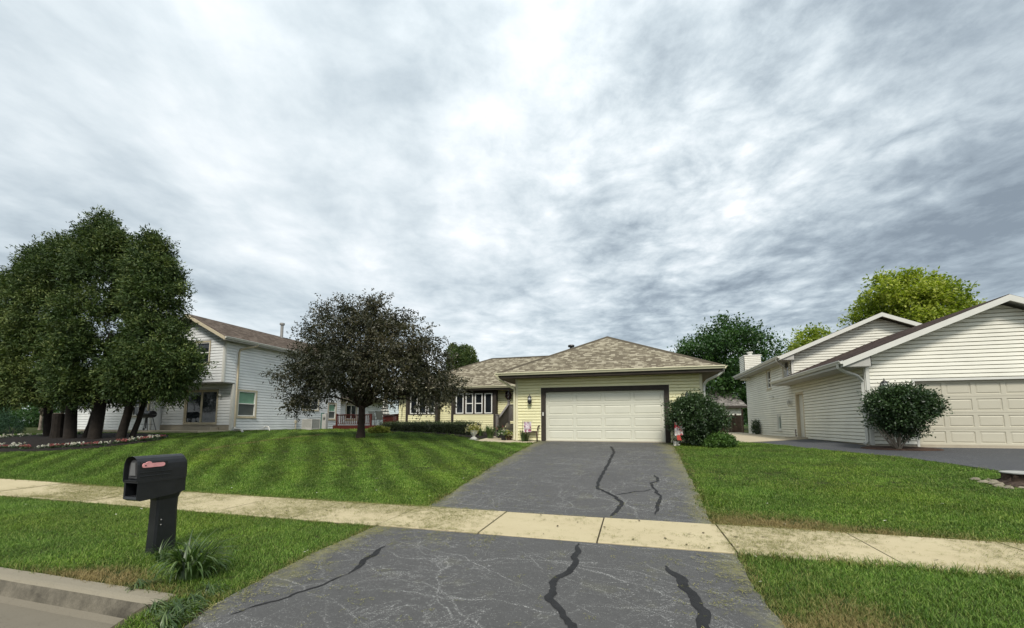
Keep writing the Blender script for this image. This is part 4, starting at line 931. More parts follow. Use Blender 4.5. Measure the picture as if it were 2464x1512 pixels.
# side door set into the wall
mb=MB(); RS.box(mb,22.14,22.26,-.14,.03,.93,3.10); RS.box(mb,23.04,23.14,-.14,.03,.93,3.10); RS.box(mb,22.26,23.04,-.14,.03,3.0,3.10); mb.build('door_casing',M['tan'],rh)
mb=MB(); RS.box(mb,22.27,23.03,-.13,-.09,.96,2.995); mb.box
sd_=mb.build('side_door',M['white'],rh); mb=MB(); mb.lathe(tuple(RS.p(22.36,-.05,1.95)),[(.02,-.03),(.03,0),(.02,.03)],8); mb.build('door_handle',M['metal'],sd_)
mb=MB(); mb.box(7.1,7.6,21.9,23.4,.9,.99); mb.build('door_step',M['concrete'],rh)
lantern(rh,RS,23.75,2.62,.8,'porch_lamp',M['white'])
mb=MB(); RS.box(mb,26.3,26.42,.014,.05,3.05,3.15); mb.tube([RS.p(26.36,.04,3.1),RS.p(26.2,.18,3.08)],.03,6); mb.tube([RS.p(26.36,.04,3.1),RS.p(26.6,.18,3.1)],.03,6); mb.build('floodlight',M['white'],rh)
mb=MB(); RS.box(mb,23.3,23.35,.014,.05,.95,1.35); mb.build('hose_bib',M['red'],rh)

# ------------------------------- LEFT HOUSE --------------------------------
lh=thing('two_storey_house','pale two storey house with brown gable roof, overhanging upper floor and patio door','house',(-24.5,18.4,1.2))
LX=-22.06; LY=18.4; CY_=17.75; LZ=1.2; UE=6.42; LAX=-24.55; lsl=.50
LS=Fr((LX,0,0),(0,1,0),(1,0,0)); LF=Fr((0,LY,0),(1,0,0),(0,-1,0)); LC=Fr((0,CY_,0),(1,0,0),(0,-1,0)); LW=Fr((0,17.8,0),(1,0,0),(0,-1,0))
PIT=.165
W1=(18.76,19.92,2.06,3.52); W2=(23.72,25.2,2.6,3.40); W3=(26.28,27.05,2.0,3.1)
op=[(a-.1,b+.1,c-.1,d+.1) for a,b,c,d in (W1,W2,W3)]
mb=MB(); siding(mb,LS,LY+.1,27.6,LZ+.05,UE-.12,PIT,op,dep=.018); siding(mb,LS,CY_+.1,LY+.1,3.96,UE-.12,PIT,dep=.018)
siding(mb,LF,-27.5,LX-.1,LZ+.35,3.90,PIT,[(-25.75,-23.1,0,3.62)],dep=.018)
def ltop(z): w=(7.66-z)/lsl; return (LAX-w,LAX+w)
siding(mb,LC,-27.1,LX-.1,3.96,7.66,PIT,[(-25.45,-23.1-.0,4.98,6.38)],top=ltop,dep=.018)
backing(mb,-27.1,LX,LY,27.6,1.,UE-.12); mb.box(-27.0,LX-.14,CY_+.14,LY+.2,3.98,UE-.14)
mb.mesh([(-27.,CY_+.14,6.2),(LX-.1,CY_+.14,6.2),(LAX,CY_+.14,7.45)],[(0,1,2)])
# low wing to the left, behind the arborvitae
siding(mb,LW,-31.6,-27.5,LZ+.05,3.85,PIT,[(-29.3,-27.55+.35,2.0,3.25)],dep=.018); siding(mb,LF,-36.5,-31.6,LZ+.05,3.85,PIT,dep=.018)
backing(mb,-31.6,-27.5,17.8,27,1.,3.85); backing(mb,-36.5,-31.6,LY,27,1.,3.85)
mb.build('wall',M['lightsid'],lh)
mb=MB(); mb.box(-27.1,LX-.02,CY_+.02,LY,3.90,3.955); mb.build('overhang_soffit',M['greysoffit'],lh)
mb=MB(); LS.box(mb,LY+.002,LY+.1,-.02,.03,LZ,3.9); LF.box(mb,LX-.1,LX,-.02,.03,LZ,3.9); LC.box(mb,LX-.1,LX,-.02,.03,3.95,UE-.1); LS.box(mb,CY_+.002,CY_+.1,-.02,.03,3.95,UE-.1); LW.box(mb,-27.6,-27.5,-.02,.03,LZ,3.85); LW.box(mb,-31.6,-31.5,-.02,.03,LZ,3.85)
mb.build_each('corner_trim',M['white'],lh)
mb=MB(); LS.box(mb,LY,27.6,-.2,-.004,.9,LZ+.045); LF.box(mb,-36,LX,-.2,-.004,.9,LZ+.34); mb.build('foundation',M['concrete'],lh)
window(lh,LS,*W1,pane=M['screen'],pane2=M['curtain'],label='window with a pale green blind in its upper sash')
for a,b in ((W2[0],24.43),(24.49,W2[1])): window(lh,LS,a,b,W2[2],W2[3],cw=.06 if 0 else .05)
window(lh,LS,*W3,pane=M['screen'],pane2=M['curtain'])
for a,b in ((-25.35,-24.30),(-24.22,-23.2)): window(lh,LC,a,b,5.08,6.28,cw=.07)
for a,b in ((-29.2,-28.55),(-28.47,-27.85)): window(lh,LW,a,b,2.1,3.18,cw=.07)
pd=MB(); frame_rect(pd,LF,-25.72,-23.12,1.56,3.60,.08,-.09,.035); o=pd.build('patio_door',M['tan'],lh)
for a,b in ((-25.64,-24.44),(-24.42,-23.20)):
    f=MB(); frame_rect(f,LF,a,b,1.64,3.52,.055,-.07,-.02); f.build('door_sash',M['tan'],o); g=MB(); LF.box(g,a+.054,b-.054,-.06,-.045,1.69,3.47); g.build('pane',M['glass'],o)
mb=MB(); LF.box(mb,-25.9,-22.95,.02,.5,1.2,1.42); mb.build('door_step',M['concrete'],lh)
lantern(lh,LF,-22.85,3.3,.8,'porch_lamp',M['white'])
r3=gable_roof(lh,LAX,LAX-(-27.5) if 0 else 3.0,CY_-.45,28.1,UE+.02,UE+.02+3.0*lsl,M['shingb'],M['tan'],M['greysoffit'])
mb=MB(); mb.lathe((LAX+.25,23.8,7.6),[(.10,0),(.10,1.15)],10); mb.lathe((LAX+.25,23.8,8.75),[(.17,0),(.17,.13),(.05,.16)],10); mb.build('flue_pipe',M['metal'],r3)
ex=LAX+3.0
mb=MB(); mb.box(LX+.001,ex-.02,CY_-.3,28,UE-.16,UE-.148); mb.box(ex-.02,ex,CY_-.43,28.08,UE-.17,UE-.06); mb.build('soffit',M['greysoffit'],lh)
mb=MB(); gutter(mb,(ex,CY_-.45),(ex,28.1),(1,0),UE+.02); mb.build('gutter',M['white'],lh)
ds=downspout(lh,[(ex+.03,LY+1.0,UE-.1),(ex,LY+.9,UE-.22),(ex-.2,LY+.55,UE-.34),(LX+.07,LY+.25,UE-.5),(LX+.06,LY+.2,UE-.65),(LX+.06,LY+.2,1.5),(LX+.08,LY+.2,1.38)],M['tan'])
downspout(lh,[(LX+.08,LY+.2,1.40),(LX+.3,LY+.0,1.33),(LX+1.3,LY-.45,1.30),(LX+1.9,LY-.9,1.22),(LX+2.4,LY-1.3,1.18)],M['white'],name='downspout_extension')
mb=MB(); LS.box(mb,23.05,23.2,.018,.10,1.65,1.85); mb.tube([LS.p(23.12,.06,1.65),LS.p(23.12,.06,1.2)],.03,6); mb.build('hose_box',M['tan'],lh)
mb=MB(); mb.tube([(LX+.05,20.6,1.35),(LX+.2,20.6,1.45),(LX+.5,20.5,1.42),(LX+.9,20.2,1.25),(LX+1.1,20.,1.2)],.035,6); mb.build('sump_pipe',M['white'],lh)
# low rear addition with its own eave
AD=Fr((-22.45,0,0),(0,1,0),(1,0,0))
mb=MB(); siding(mb,AD,27.6,34.,LZ+.05,3.5,PIT,[(28.7,30.2,1.9,3.25)],dep=.018); siding(mb,Fr((0,27.6,0),(1,0,0),(0,-1,0)),-22.6,LX,LZ,3.5,PIT); backing(mb,-28,-22.45,27.5,34.,1.,3.5); mb.build('addition_wall',M['lightsid'],lh)
window(lh,AD,28.8,30.1,2.0,3.15,kind='slide',cw=.08)
mb=MB(); uvplane(mb,[(-21.75,27.5,3.62),(-21.75,34.5,3.62),(-25,31.5,5.0),(-25,27.5,5.0)]); uvplane(mb,[(-21.75,34.5,3.62),(-28.2,34.5,3.62),(-25,31.5,5.)]); mb.build('addition_roof',M['shingb'],lh)
mb=MB(); mb.box(-22.44,-21.77,27.55,34.4,3.44,3.452); mb.box(-21.77,-21.75,27.5,34.5,3.44,3.60); gutter(mb,(-21.75,27.5),(-21.75,34.5),(1,0),3.62); mb.build('eave',M['tan'],lh)
# low wing roof
mb=MB(); uvplane(mb,[(-37,17.2,3.95),(-27.0,17.2,3.95),(-27.0,22,5.9),(-34.5,22,5.9)]); uvplane(mb,[(-37,27,3.95),(-37,17.2,3.95),(-34.5,22,5.9)]); mb.build('wing_roof',M['shingb'],lh)
pat=MB(); pat.box(-31.3,-22.0,16.5,18.4,.9,1.225); pat.box(-31.25,-21.95,16.46,16.5,.9,1.18); o=pat.build('patio_slab',M['pad']); o['kind']='structure'
# ============================= VEGETATION ==================================
def fast_mesh(name,V,Fc,tint,m,parent=None,k=4):
    off=WLOC[parent.name] if parent else Vector((0,0,0))
    V=V-np.array([off.x,off.y,off.z]); me=bpy.data.meshes.new(name); me.vertices.add(len(V)); me.vertices.foreach_set('co',V.ravel().astype(np.float32))
    me.loops.add(Fc.size); me.loops.foreach_set('vertex_index',Fc.ravel().astype(np.int32))
    me.polygons.add(len(Fc)); me.polygons.foreach_set('loop_start',(np.arange(len(Fc))*k).astype(np.int32)); me.polygons.foreach_set('loop_total',np.full(len(Fc),k,np.int32))
    me.update(calc_edges=True); a=me.attributes.new('tint','FLOAT','POINT'); a.data.foreach_set('value',tint.astype(np.float32)); me.materials.append(m)
    o=bpy.data.objects.new(name,me); SC.collection.objects.link(o); WLOC[o.name]=off.copy()
    if parent: o.parent=parent
    return o
def unit(v): return v/np.maximum(np.linalg.norm(v,axis=-1,keepdims=True),1e-9)
def leaves(C,D,L,Wd,tint,rng,fold=.18,upbias=.5):
    """diamond leaves: C base points, D directions (unit), L length, Wd width"""
    n=len(C); r=rng.normal(size=(n,3)); r[:,2]+=upbias*2; N=unit(r-D*(r*D).sum(1,keepdims=True)); S=np.cross(D,N)
    L=L[:,None] if hasattr(L,'__len__') else L; Wd=Wd[:,None] if hasattr(Wd,'__len__') else Wd
    a=C; b=C+D*L*.42+S*Wd*.5+N*L*fold*.3; c=C+D*L-N*L*fold*.4; d=C+D*L*.42-S*Wd*.5+N*L*fold*.3
    V=np.stack([a,b,c,d],1).reshape(-1,3); F_=np.arange(4*n).reshape(n,4); return V,F_,np.repeat(tint,4)
def px_lobe(px,py,rx,ry,Y,rd=None,dY=0.):
    c=atY(px,py,Y+dY); dep=float((c-CAM)@FW); vd=c[:2]/np.linalg.norm(c[:2]); cs=float(vd@FW[:2])/math.cos(PITCH)
    return (c[0],c[1],c[2],rx*dep/F0*cs,(rd if rd is not None else rx*dep/F0*cs),ry*dep/F0,math.atan2(-vd[0],vd[1]))
def lobe_xyz(lb,q):          # local (across, along, up) -> world offset
    c,s_=np.cos(lb[:,6]),np.sin(lb[:,6]); return np.stack([q[:,0]*c-q[:,1]*s_,q[:,0]*s_+q[:,1]*c,q[:,2]],1)
def crown(parent,lobes,ncl,per,leafL,leafW,m,rng,csize=.22,shell=.22,droop=0.,outw=.7,rough=.25,name='crown',zmin=None,spike=0.,tintlobe=.18,upbias=.5,stretch=(1,1,1),nclump=0,clr=.3,along=1.,lat=.33,flat=.7,uptop=0.,wmin=0.):
    """leaves on short shoots; shoots gathered into clumps spread over the lobes of the crown"""
    lb=np.array([tuple(l)+(0.,)*(7-len(l)) for l in lobes]); w=(lb[:,3]*lb[:,5]+lb[:,3]*lb[:,4])**1.0; w=np.maximum(w,wmin*w.sum()); w/=w.sum(); n0=(nclump or ncl)*2; k=rng.choice(len(lb),n0,p=w)
    d=unit(rng.normal(size=(n0,3))); r=1-np.abs(rng.normal(0,shell,n0)); r=np.clip(r,.05,None)
    bump=1+rough*(np.sin(d[:,0]*7+k*2.1)*np.cos(d[:,1]*6+k)*np.sin(d[:,2]*8+k*1.7))
    if spike: r=r*(1+spike*np.clip(rng.normal(0,1,n0)-1.1,0,2))
    P=lb[k,:3]+lobe_xyz(lb[k],d*lb[k,3:6]*(r*bump)[:,None]); d=lobe_xyz(lb[k],d)
    keep=np.ones(len(P),bool)
    for j in range(len(lb)):
        e=P-lb[j,:3]; c_,s_=math.cos(lb[j,6]),math.sin(lb[j,6]); e=np.stack([e[:,0]*c_+e[:,1]*s_,-e[:,0]*s_+e[:,1]*c_,e[:,2]],1); q=np.linalg.norm(e/lb[j,3:6],axis=1); keep&=~((q<.62)&(k!=j)&(rng.random(len(P))<.85))
    if zmin is not None: keep&=P[:,2]>zmin+rng.normal(0,.12,len(P))
    P=P[keep];d=d[keep];k=k[keep]
    if nclump:
        P=P[:nclump];d=d[:nclump];k=k[:nclump]; sc=rng.uniform(.6,1.35,len(P)); ct=rng.normal(0,.15,len(P)); i=rng.integers(0,len(P),ncl); g=rng.normal(0,1,(ncl,3)); g=g/np.maximum(1,np.linalg.norm(g,axis=1,keepdims=True)/1.6)
        P=P[i]+g*np.array([1,1,flat])*(clr*sc[i])[:,None]; d=unit(d[i]+g*.55); k=k[i]; tcl=ct[i]
    else: P=P[:ncl];d=d[:ncl];k=k[:ncl]; tcl=0.
    n=len(P); tl=rng.normal(.5,tintlobe,len(lb))[k]; tc=np.clip(tl+tcl+rng.normal(0,.13,n),0,1)
    O=unit(d*outw+rng.normal(0,.45,(n,3))+np.array([0,0,-droop]))
    O=unit(O+np.stack([np.zeros(n),np.zeros(n),uptop*np.clip(d[:,2]+.25,0,1)],1))
    s=rng.random((n,per))*2-.6
    C=P[:,None,:]+O[:,None,:]*(s*csize*along)[...,None]+rng.normal(0,csize*lat,(n,per,3))*np.array(stretch); C[...,2]-=np.clip(s,0,2)**2*csize*along*droop*.5
    D=unit(O[:,None,:]*.7+rng.normal(0,.55,(n,per,3))+np.array([0,0,-droop*.6]))
    C=C.reshape(-1,3);D=D.reshape(-1,3); N=len(C); L=leafL*rng.uniform(.65,1.25,N); t=np.clip(np.repeat(tc,per)+rng.normal(0,.13,N),0,1)
    V,F_,T=leaves(C,D,L,leafW*L/leafL,t,rng,upbias=upbias); o=fast_mesh(name,V,F_,T,m,parent); return o,P
def limbs(parent,base,fork,targets,r0,m,rng,name='trunk',n=9,flare=1.35,sub=2,curve=.2):
    mb=MB(); b=Vector(base);f=Vector(fork)
    mb.tube([b+Vector((0,0,-.15)),b+Vector((0,0,.05)),b+(f-b)*.25+Vector((.01,.0,0)),b+(f-b)*.6+Vector((.03*r0,0,0)),f],[r0*flare*1.15,r0*flare,r0*1.02,r0*.93,r0*.88],n)
    for i,t in enumerate(targets):
        t=Vector(t); mid=f+(t-f)*.45+Vector((rng.normal(0,curve),rng.normal(0,curve),abs(rng.normal(0,curve))+.1)); q=f+(t-f)*.18+Vector((0,0,.12))
        rr=r0*(.62 if i<4 else .38); mb.tube([f-Vector((0,0,.1)),q,mid,t],[rr,rr*.85,rr*.5,rr*.12],6)
        for s in range(sub):
            a=mid+(t-mid)*rng.random()*.5; e=a+Vector(rng.normal(0,1,3)).normalized()*(t-f).length*.35; mb.tube([a,(a+e)/2+Vector((0,0,.05)),e],[rr*.35,rr*.2,rr*.06],5)
    return mb.build(name,m,parent,smooth=True)
LM=dict(
 arb=leaf_mat('arborvitae_sprays',(.016,.034,.009),(.052,.086,.022),(.150,.180,.052),.12,.6,.25),
 crab=leaf_mat('crabapple_leaves',(.014,.018,.010),(.042,.044,.023),(.105,.092,.052),.18,.45,.35),
 maple=leaf_mat('maple_leaves',(.016,.044,.010),(.034,.084,.018),(.070,.135,.032),.25,.5,.4),
 yellow=leaf_mat('yellow_green_leaves',(.11,.16,.014),(.24,.29,.030),(.42,.44,.075),.35,.5,.4),
 euon=leaf_mat('burning_bush_leaves',(.013,.030,.010),(.030,.060,.019),(.072,.120,.040),.18,.4,.55),
 box=leaf_mat('hedge_leaves',(.012,.018,.009),(.028,.042,.014),(.075,.105,.030),.15,.45,.5),
 lowg=leaf_mat('low_shrub_leaves',(.030,.070,.012),(.065,.135,.024),(.13,.22,.050),.25,.5,.4),
 lily=leaf_mat('strap_leaves',(.030,.062,.016),(.070,.120,.035),(.16,.22,.085),.25,.45,.4),
 hosta=leaf_mat('hosta_leaves',(.08,.12,.02),(.26,.27,.05),(.50,.46,.13),.25,.5,.4),
 spruce=leaf_mat('evergreen_needles',(.012,.032,.018),(.025,.060,.032),(.06,.11,.06),.1,.6,.2),
 weed=leaf_mat('weed_blades',(.018,.040,.010),(.048,.090,.022),(.15,.20,.075),.25,.42,.45),
 white=leaf_mat('white_petals',(.5,.48,.42),(.65,.62,.56),(.75,.74,.70),.15,.7,.2),
 pink=leaf_mat('pink_petals',(.22,.06,.06),(.34,.11,.11),(.48,.22,.20),.15,.7,.2),
 peach=leaf_mat('cream_petals',(.5,.42,.20),(.66,.58,.36),(.74,.70,.55),.15,.7,.2))
# ---- arborvitae clump in the mulch bed, one tree per main stem ----
AB='old arborvitae growing together in the mulch bed'
def arbor(label,stems,lobes,ncl,Yt,seed,base,tips=()):
    rng=np.random.default_rng(seed); t=thing('arborvitae_tree',label,'tree',base,AB)
    lobes=[(a,b,c-.28 if c>4.5 else c+.12,d*.90,e*.9,f*.87,g) for a,b,c,d,e,f,g in lobes]+[px_lobe(px_,py_,7,17,YA,.35) for px_,py_ in tips]
    crown(t,lobes,ncl,11,.13,.045,LM['arb'],rng,csize=.15,shell=.10,droop=.25,outw=1.,rough=.14,spike=.05,tintlobe=.07,upbias=.2,nclump=ncl//22,clr=.20,along=2.0,lat=.20,flat=.6,uptop=1.1,wmin=.010)
    for (x,y,x2,y2,z2,r) in stems:
        mb=MB(); z=h1(x,y)-.05; p=Vector((x,y,z)); e=Vector((x2,y2,z2)); mb.tube([p,p+Vector((0,0,.12)),p.lerp(e,.3)+Vector((.03,0,0)),p.lerp(e,.65),e],[r*1.05,r*.85,r*.75,r*.68,r*.35],9)
        mb.tube([p.lerp(e,.35),p.lerp(e,.35)+Vector((.5,-.2,.9))],[r*.35,r*.15],6); mb.tube([p.lerp(e,.5),p.lerp(e,.5)+Vector((-.6,.1,.8))],[r*.3,r*.12],6)
        mb.build('trunk',M['bark'],t,smooth=True)
YA=12.3
arbor('tallest arborvitae with a pointed top in the middle of the clump',[(-21.95,12.1,-21.7,12.2,5.5,.27),(-22.9,12.3,-21.9,12.2,3.2,.15)],
  [px_lobe(240,605,66,66,YA,1.5),px_lobe(240,562,34,40,YA,.8),px_lobe(243,542,16,24,YA,.4),px_lobe(195,600,32,40,YA,.9),px_lobe(290,595,30,38,YA,.8),px_lobe(243,670,84,90,YA,1.9),px_lobe(240,770,112,110,YA,2.2),px_lobe(225,880,120,90,YA,2.2),px_lobe(225,935,105,45,YA,2.)],9800,YA,1,(-21.95,12.1,.9),[(214,562),(232,545),(243,538),(258,552),(277,572),(300,592),(186,588),(164,600)])
arbor('right arborvitae with a blunt rounded top beside the pale house',[(-21.2,12.6,-19.8,12.3,4.6,.2),(-21.0,12.9,-20.0,12.9,3.8,.13)],
  [px_lobe(362,640,42,56,YA,1.2),px_lobe(330,650,30,52,YA,1.),px_lobe(392,640,20,40,YA,.6),px_lobe(372,602,24,30,YA,.6),px_lobe(372,725,62,85,YA,1.7),px_lobe(382,820,76,85,YA,1.8),px_lobe(405,878,72,46,YA,1.6),px_lobe(335,905,80,56,YA,1.5),px_lobe(412,925,40,40,YA,.9),px_lobe(452,885,26,30,YA,.8)],8200,YA,2,(-21.2,12.6,.9),[(340,602),(357,592),(374,588),(392,600),(408,628),(425,668),(440,715)])
arbor('left arborvitae with broad shoulders and olive tinted tips',[(-23.5,12.1,-24.0,12.2,4.6,.26),(-24.4,12.5,-24.3,12.7,4.2,.12)],
  [px_lobe(125,650,58,58,YA,1.5),px_lobe(170,620,46,50,YA,1.2),px_lobe(82,668,48,52,YA,1.3),px_lobe(100,615,28,26,YA,.7),px_lobe(50,700,46,50,YA,1.3),px_lobe(100,735,90,92,YA,2.),px_lobe(85,845,112,92,YA,2.2),px_lobe(110,920,105,52,YA,1.8)],9600,YA,3,(-23.5,12.1,.9),[(82,625),(104,612),(128,602),(148,603),(58,652),(40,672),(20,690)])
arbor('outer arborvitae cut by the left edge of the picture',[(-26.6,12.9,-27.2,12.9,4.4,.22)],
  [px_lobe(22,720,50,62,YA,1.5),px_lobe(0,825,80,95,YA,2.0),px_lobe(-40,900,80,80,YA,2.0),px_lobe(15,935,75,44,YA,1.5)],4200,YA,4,(-26.6,12.9,.9))
st=thing('tree_stump','sawn off stump left standing beside the arborvitae trunks','stump',(-24.6,12.2,h1(-24.6,12.2)))
mb=MB(); mb.lathe((-24.6,12.2,h1(-24.6,12.2)),[(.26,-.1),(.22,.1),(.19,.5),(.20,1.12),(.19,1.15)],12); mb.build('stump_wood',M['bark'],st); mb=MB(); mb.lathe((-24.6,12.2,h1(-24.6,12.2)+1.151),[(.17,0),(.16,.012)],12); mb.build('cut_face',M['barkpale'],st)
# ---- crab apple ----
rng=np.random.default_rng(21)
cb=thing('crabapple_tree','round crowned crabapple with dark purplish leaves standing alone on the striped lawn','tree',(-10.97,15.05,h1(-10.97,15.05)))
YC=15.05
CL=[px_lobe(868,812,98,62,YC,1.8),px_lobe(880,768,64,42,YC,1.2),px_lobe(795,805,58,44,YC,1.1),px_lobe(950,818,64,52,YC,1.3),px_lobe(780,870,88,55,YC,1.6),px_lobe(722,905,58,40,YC,1.1),
    px_lobe(860,880,90,50,YC-.8,1.3),px_lobe(950,880,85,56,YC-.4,1.5),px_lobe(1035,872,44,46,YC,1.),px_lobe(1038,920,55,40,YC-.1,1.1),px_lobe(1022,828,24,26,YC,.6),px_lobe(715,950,34,24,YC,.7),px_lobe(1075,925,28,30,YC,.7),
    px_lobe(800,925,52,26,YC-.5,1.0),px_lobe(960,925,70,24,YC-.3,1.2),px_lobe(775,755,28,20,YC,.6),px_lobe(838,740,26,20,YC,.5),px_lobe(745,790,28,12,YC,.5),px_lobe(868,722,10,18,YC,.2),px_lobe(905,726,14,18,YC,.3),px_lobe(846,722,9,16,YC,.2),px_lobe(766,732,13,10,YC,.25),px_lobe(940,748,18,15,YC,.4),px_lobe(1014,792,9,20,YC,.2),px_lobe(728,782,17,9,YC,.3),px_lobe(962,766,16,12,YC,.3),px_lobe(686,905,24,14,YC,.5),px_lobe(700,965,12,16,YC,.3),px_lobe(1062,880,20,20,YC,.4)]
CL=[(a+.25*max(0,min(1,(-10.97-a)/4)),b,c-.12,d*.92,e*.92,f*.93,g) for a,b,c,d,e,f,g in CL]
co,CP=crown(cb,CL,5200,15,.105,.050,LM['crab'],rng,csize=.17,shell=.22,droop=.30,outw=1.,rough=.34,spike=.16,tintlobe=.06,upbias=.2,nclump=560,clr=.26,along=1.9,lat=.20,flat=.7)
base=Vector((-10.97,15.05,h1(-10.97,15.05))); fk=base+Vector((.02,0,1.35))
tg=[(c[0],c[1],c[2]-.1) for c in CL[:12]]+[tuple(CP[i]) for i in rng.integers(0,len(CP),26)]
limbs(cb,base,fk,tg,.15,M['barkred'],rng,sub=2)
# hanging shoots at the rim of the crown
# ---- background trees ----
def bgtree(name,label,px,ground,lobes,ncl,m,seed,Y,leaf=.24,per=6,cs=.5,group=None,bark=M['bark'],r=.3,shell=.25,droop=.1,rough=.3,fork=2.5,spike=.05,tl=.2,clump=True):
    rng=np.random.default_rng(seed); x=float(atY(px,1000,Y)[0]); z=ground
    t=thing(name,label,'tree',(x,Y,z),group); o,P=crown(t,lobes,ncl,per,leaf,leaf*.55,m,rng,csize=cs,shell=shell,droop=droop,rough=rough,spike=spike,tintlobe=tl,nclump=max(40,ncl//14) if clump else 0,clr=cs*.85,flat=.6)
    top=max(l[2] for l in lobes); tg=[(l[0],l[1],l[2]) for l in lobes]+[tuple(P[i]) for i in rng.integers(0,len(P),10)]
    limbs(t,(x,Y,z),(x,Y,z+fork),tg,r,bark,rng,sub=1,curve=.4); return t
Y_=46.
bgtree('maple_tree','large dark green spreading tree rising behind the garage roof',1750,1.1,[px_lobe(1745,845,85,58,Y_,4),px_lobe(1680,845,48,32,Y_,2.4),px_lobe(1815,850,52,46,Y_,2.6),px_lobe(1760,805,60,34,Y_,2.6),px_lobe(1640,848,22,14,Y_,1.2),px_lobe(1850,865,26,30,Y_,1.4),px_lobe(1700,905,70,40,Y_,3),px_lobe(1790,915,75,42,Y_,3.4),px_lobe(1770,960,80,36,Y_,3.2)],5200,LM['maple'],31,Y_,leaf=.28,cs=.50,shell=.3,rough=.35,fork=4,spike=.10,tl=.12)
Y_=40.
bgtree('yellow_maple_tree','bright yellow green tree towering behind the split level roof',2200,1.1,[px_lobe(2210,736,78,56,Y_,3.6),px_lobe(2140,715,58,44,Y_,2.6),px_lobe(2270,735,62,46,Y_,2.8),px_lobe(2200,697,60,30,Y_,2.4),px_lobe(2325,745,26,20,Y_,1.2),px_lobe(2100,738,34,24,Y_,1.6),px_lobe(2050,766,24,16,Y_,1.),px_lobe(2220,790,120,40,Y_,3.5)],4600,LM['yellow'],32,Y_,leaf=.26,cs=.38,shell=.2,rough=.3,fork=5,tl=.15,group='yellow green trees behind the right house')
Y_=58.
bgtree('yellow_maple_tree','smaller yellow green tree peeking over the low end of the roof by the chimney',1930,1.1,[px_lobe(1938,822,42,26,Y_,2.6),px_lobe(1905,838,26,18,Y_,1.6),px_lobe(1975,835,34,26,Y_,2),px_lobe(1930,865,55,35,Y_,3)],1100,LM['yellow'],33,Y_,leaf=.34,cs=.5,shell=.2,fork=5,tl=.12,group='yellow green trees behind the right house')
Y_=37.
bgtree('columnar_arborvitae','dark green many-topped arborvitae rising behind the wing roof',1110,1.2,[px_lobe(1090,862,15,32,Y_,.8),px_lobe(1103,868,14,30,Y_,.8),px_lobe(1118,860,13,28,Y_,.7,dY=.4),px_lobe(1131,866,13,28,Y_,.7),px_lobe(1098,885,16,40,Y_,.8,dY=-.6),px_lobe(1120,888,15,38,Y_,.8,dY=-.6),px_lobe(1139,890,12,30,Y_,.7),px_lobe(1110,930,32,60,Y_,1.2),px_lobe(1087,885,12,30,Y_,.6)],4200,LM['arb'],34,Y_,leaf=.16,cs=.12,shell=.05,droop=-.8,rough=.04,fork=2,spike=0,tl=.10,clump=False)
# far left: shrub, birch, dark trunked tree and the green behind
BT='trees and shrubs beyond the arborvitae'
Y_=20.
bgtree('birch_tree','small birch with two pale trunks seen under the arborvitae at the far left',100,1.15,[px_lobe(100,930,60,40,Y_,1.6),px_lobe(150,945,50,30,Y_,1.4)],700,LM['maple'],35,Y_,leaf=.14,cs=.3,bark=M['barkpale'],r=.09,fork=1.1,group=BT)
rng=np.random.default_rng(5)
for i,(px,Y,lab,rr) in enumerate(((155,19.,'dark trunked shade tree standing left of the stump',.24),(215,26.,'round green tree behind the sawn stump',.22))):
    bgtree('shade_tree',lab,px,1.18,[px_lobe(px,925,75,50,Y,2.4),px_lobe(px+40,945,60,38,Y,2.),px_lobe(px-50,940,60,34,Y,2.)],1300,LM['maple'],36+i,Y,leaf=.2,cs=.4,r=rr,fork=1.8,group=BT)
def shrub(name,label,cat,base,lobes,ncl,per,L,Wd,m,seed,cs=.12,shell=.2,droop=0.,outw=.8,rough=.2,spike=.1,group=None,stems=6,bark=M['bark'],spread=.3,upb=.5,sr=.02,tl=.08,zmin=None,fan=0.):
    if ncl>1500: lobes=[(a,b_,c-.03,d*.78,e*.78,f*.84,g) for a,b_,c,d,e,f,g in lobes]
    rng=np.random.default_rng(seed); t=thing(name,label,cat,base,group); o,P=crown(t,lobes,ncl,per,L,Wd,m,rng,csize=cs,shell=shell,droop=droop,outw=outw,rough=rough,spike=spike,name='foliage',tintlobe=tl,upbias=upb,zmin=zmin,nclump=max(20,ncl//11) if ncl>1500 else 0,clr=cs*1.2,flat=.45)
    if stems:
        mb=MB(); b=Vector(base)
        for i in range(stems):
            q=Vector(P[rng.integers(0,len(P))]) if not fan else b+Vector((fan*(2*(i+.5)/stems-1)+rng.normal(0,.06),rng.normal(0,.12),rng.uniform(1.0,1.35))); a=rng.random()*6.28; s=b+Vector((math.cos(a)*sr*2,math.sin(a)*sr*2,-.03)); mid=s.lerp(q,.5)+Vector((rng.normal(0,.05),rng.normal(0,.05),-.05)); q=s.lerp(q,.72); mid=s.lerp(q,.5)+Vector((0,0,-.04)); mb.tube([s,mid,q],[sr*1.1,sr*.75,sr*.3],6)
        mb.build('stem',bark,t,smooth=True)
    return t
shrub('evergreen_shrub','blue green evergreen shrub low at the far left edge','shrub',tuple(atG(25,1056)),[px_lobe(20,1025,40,24,15.,.8),px_lobe(-15,1010,40,34,15.2,.9)],900,6,.10,.035,LM['spruce'],51,cs=.1,group=BT)
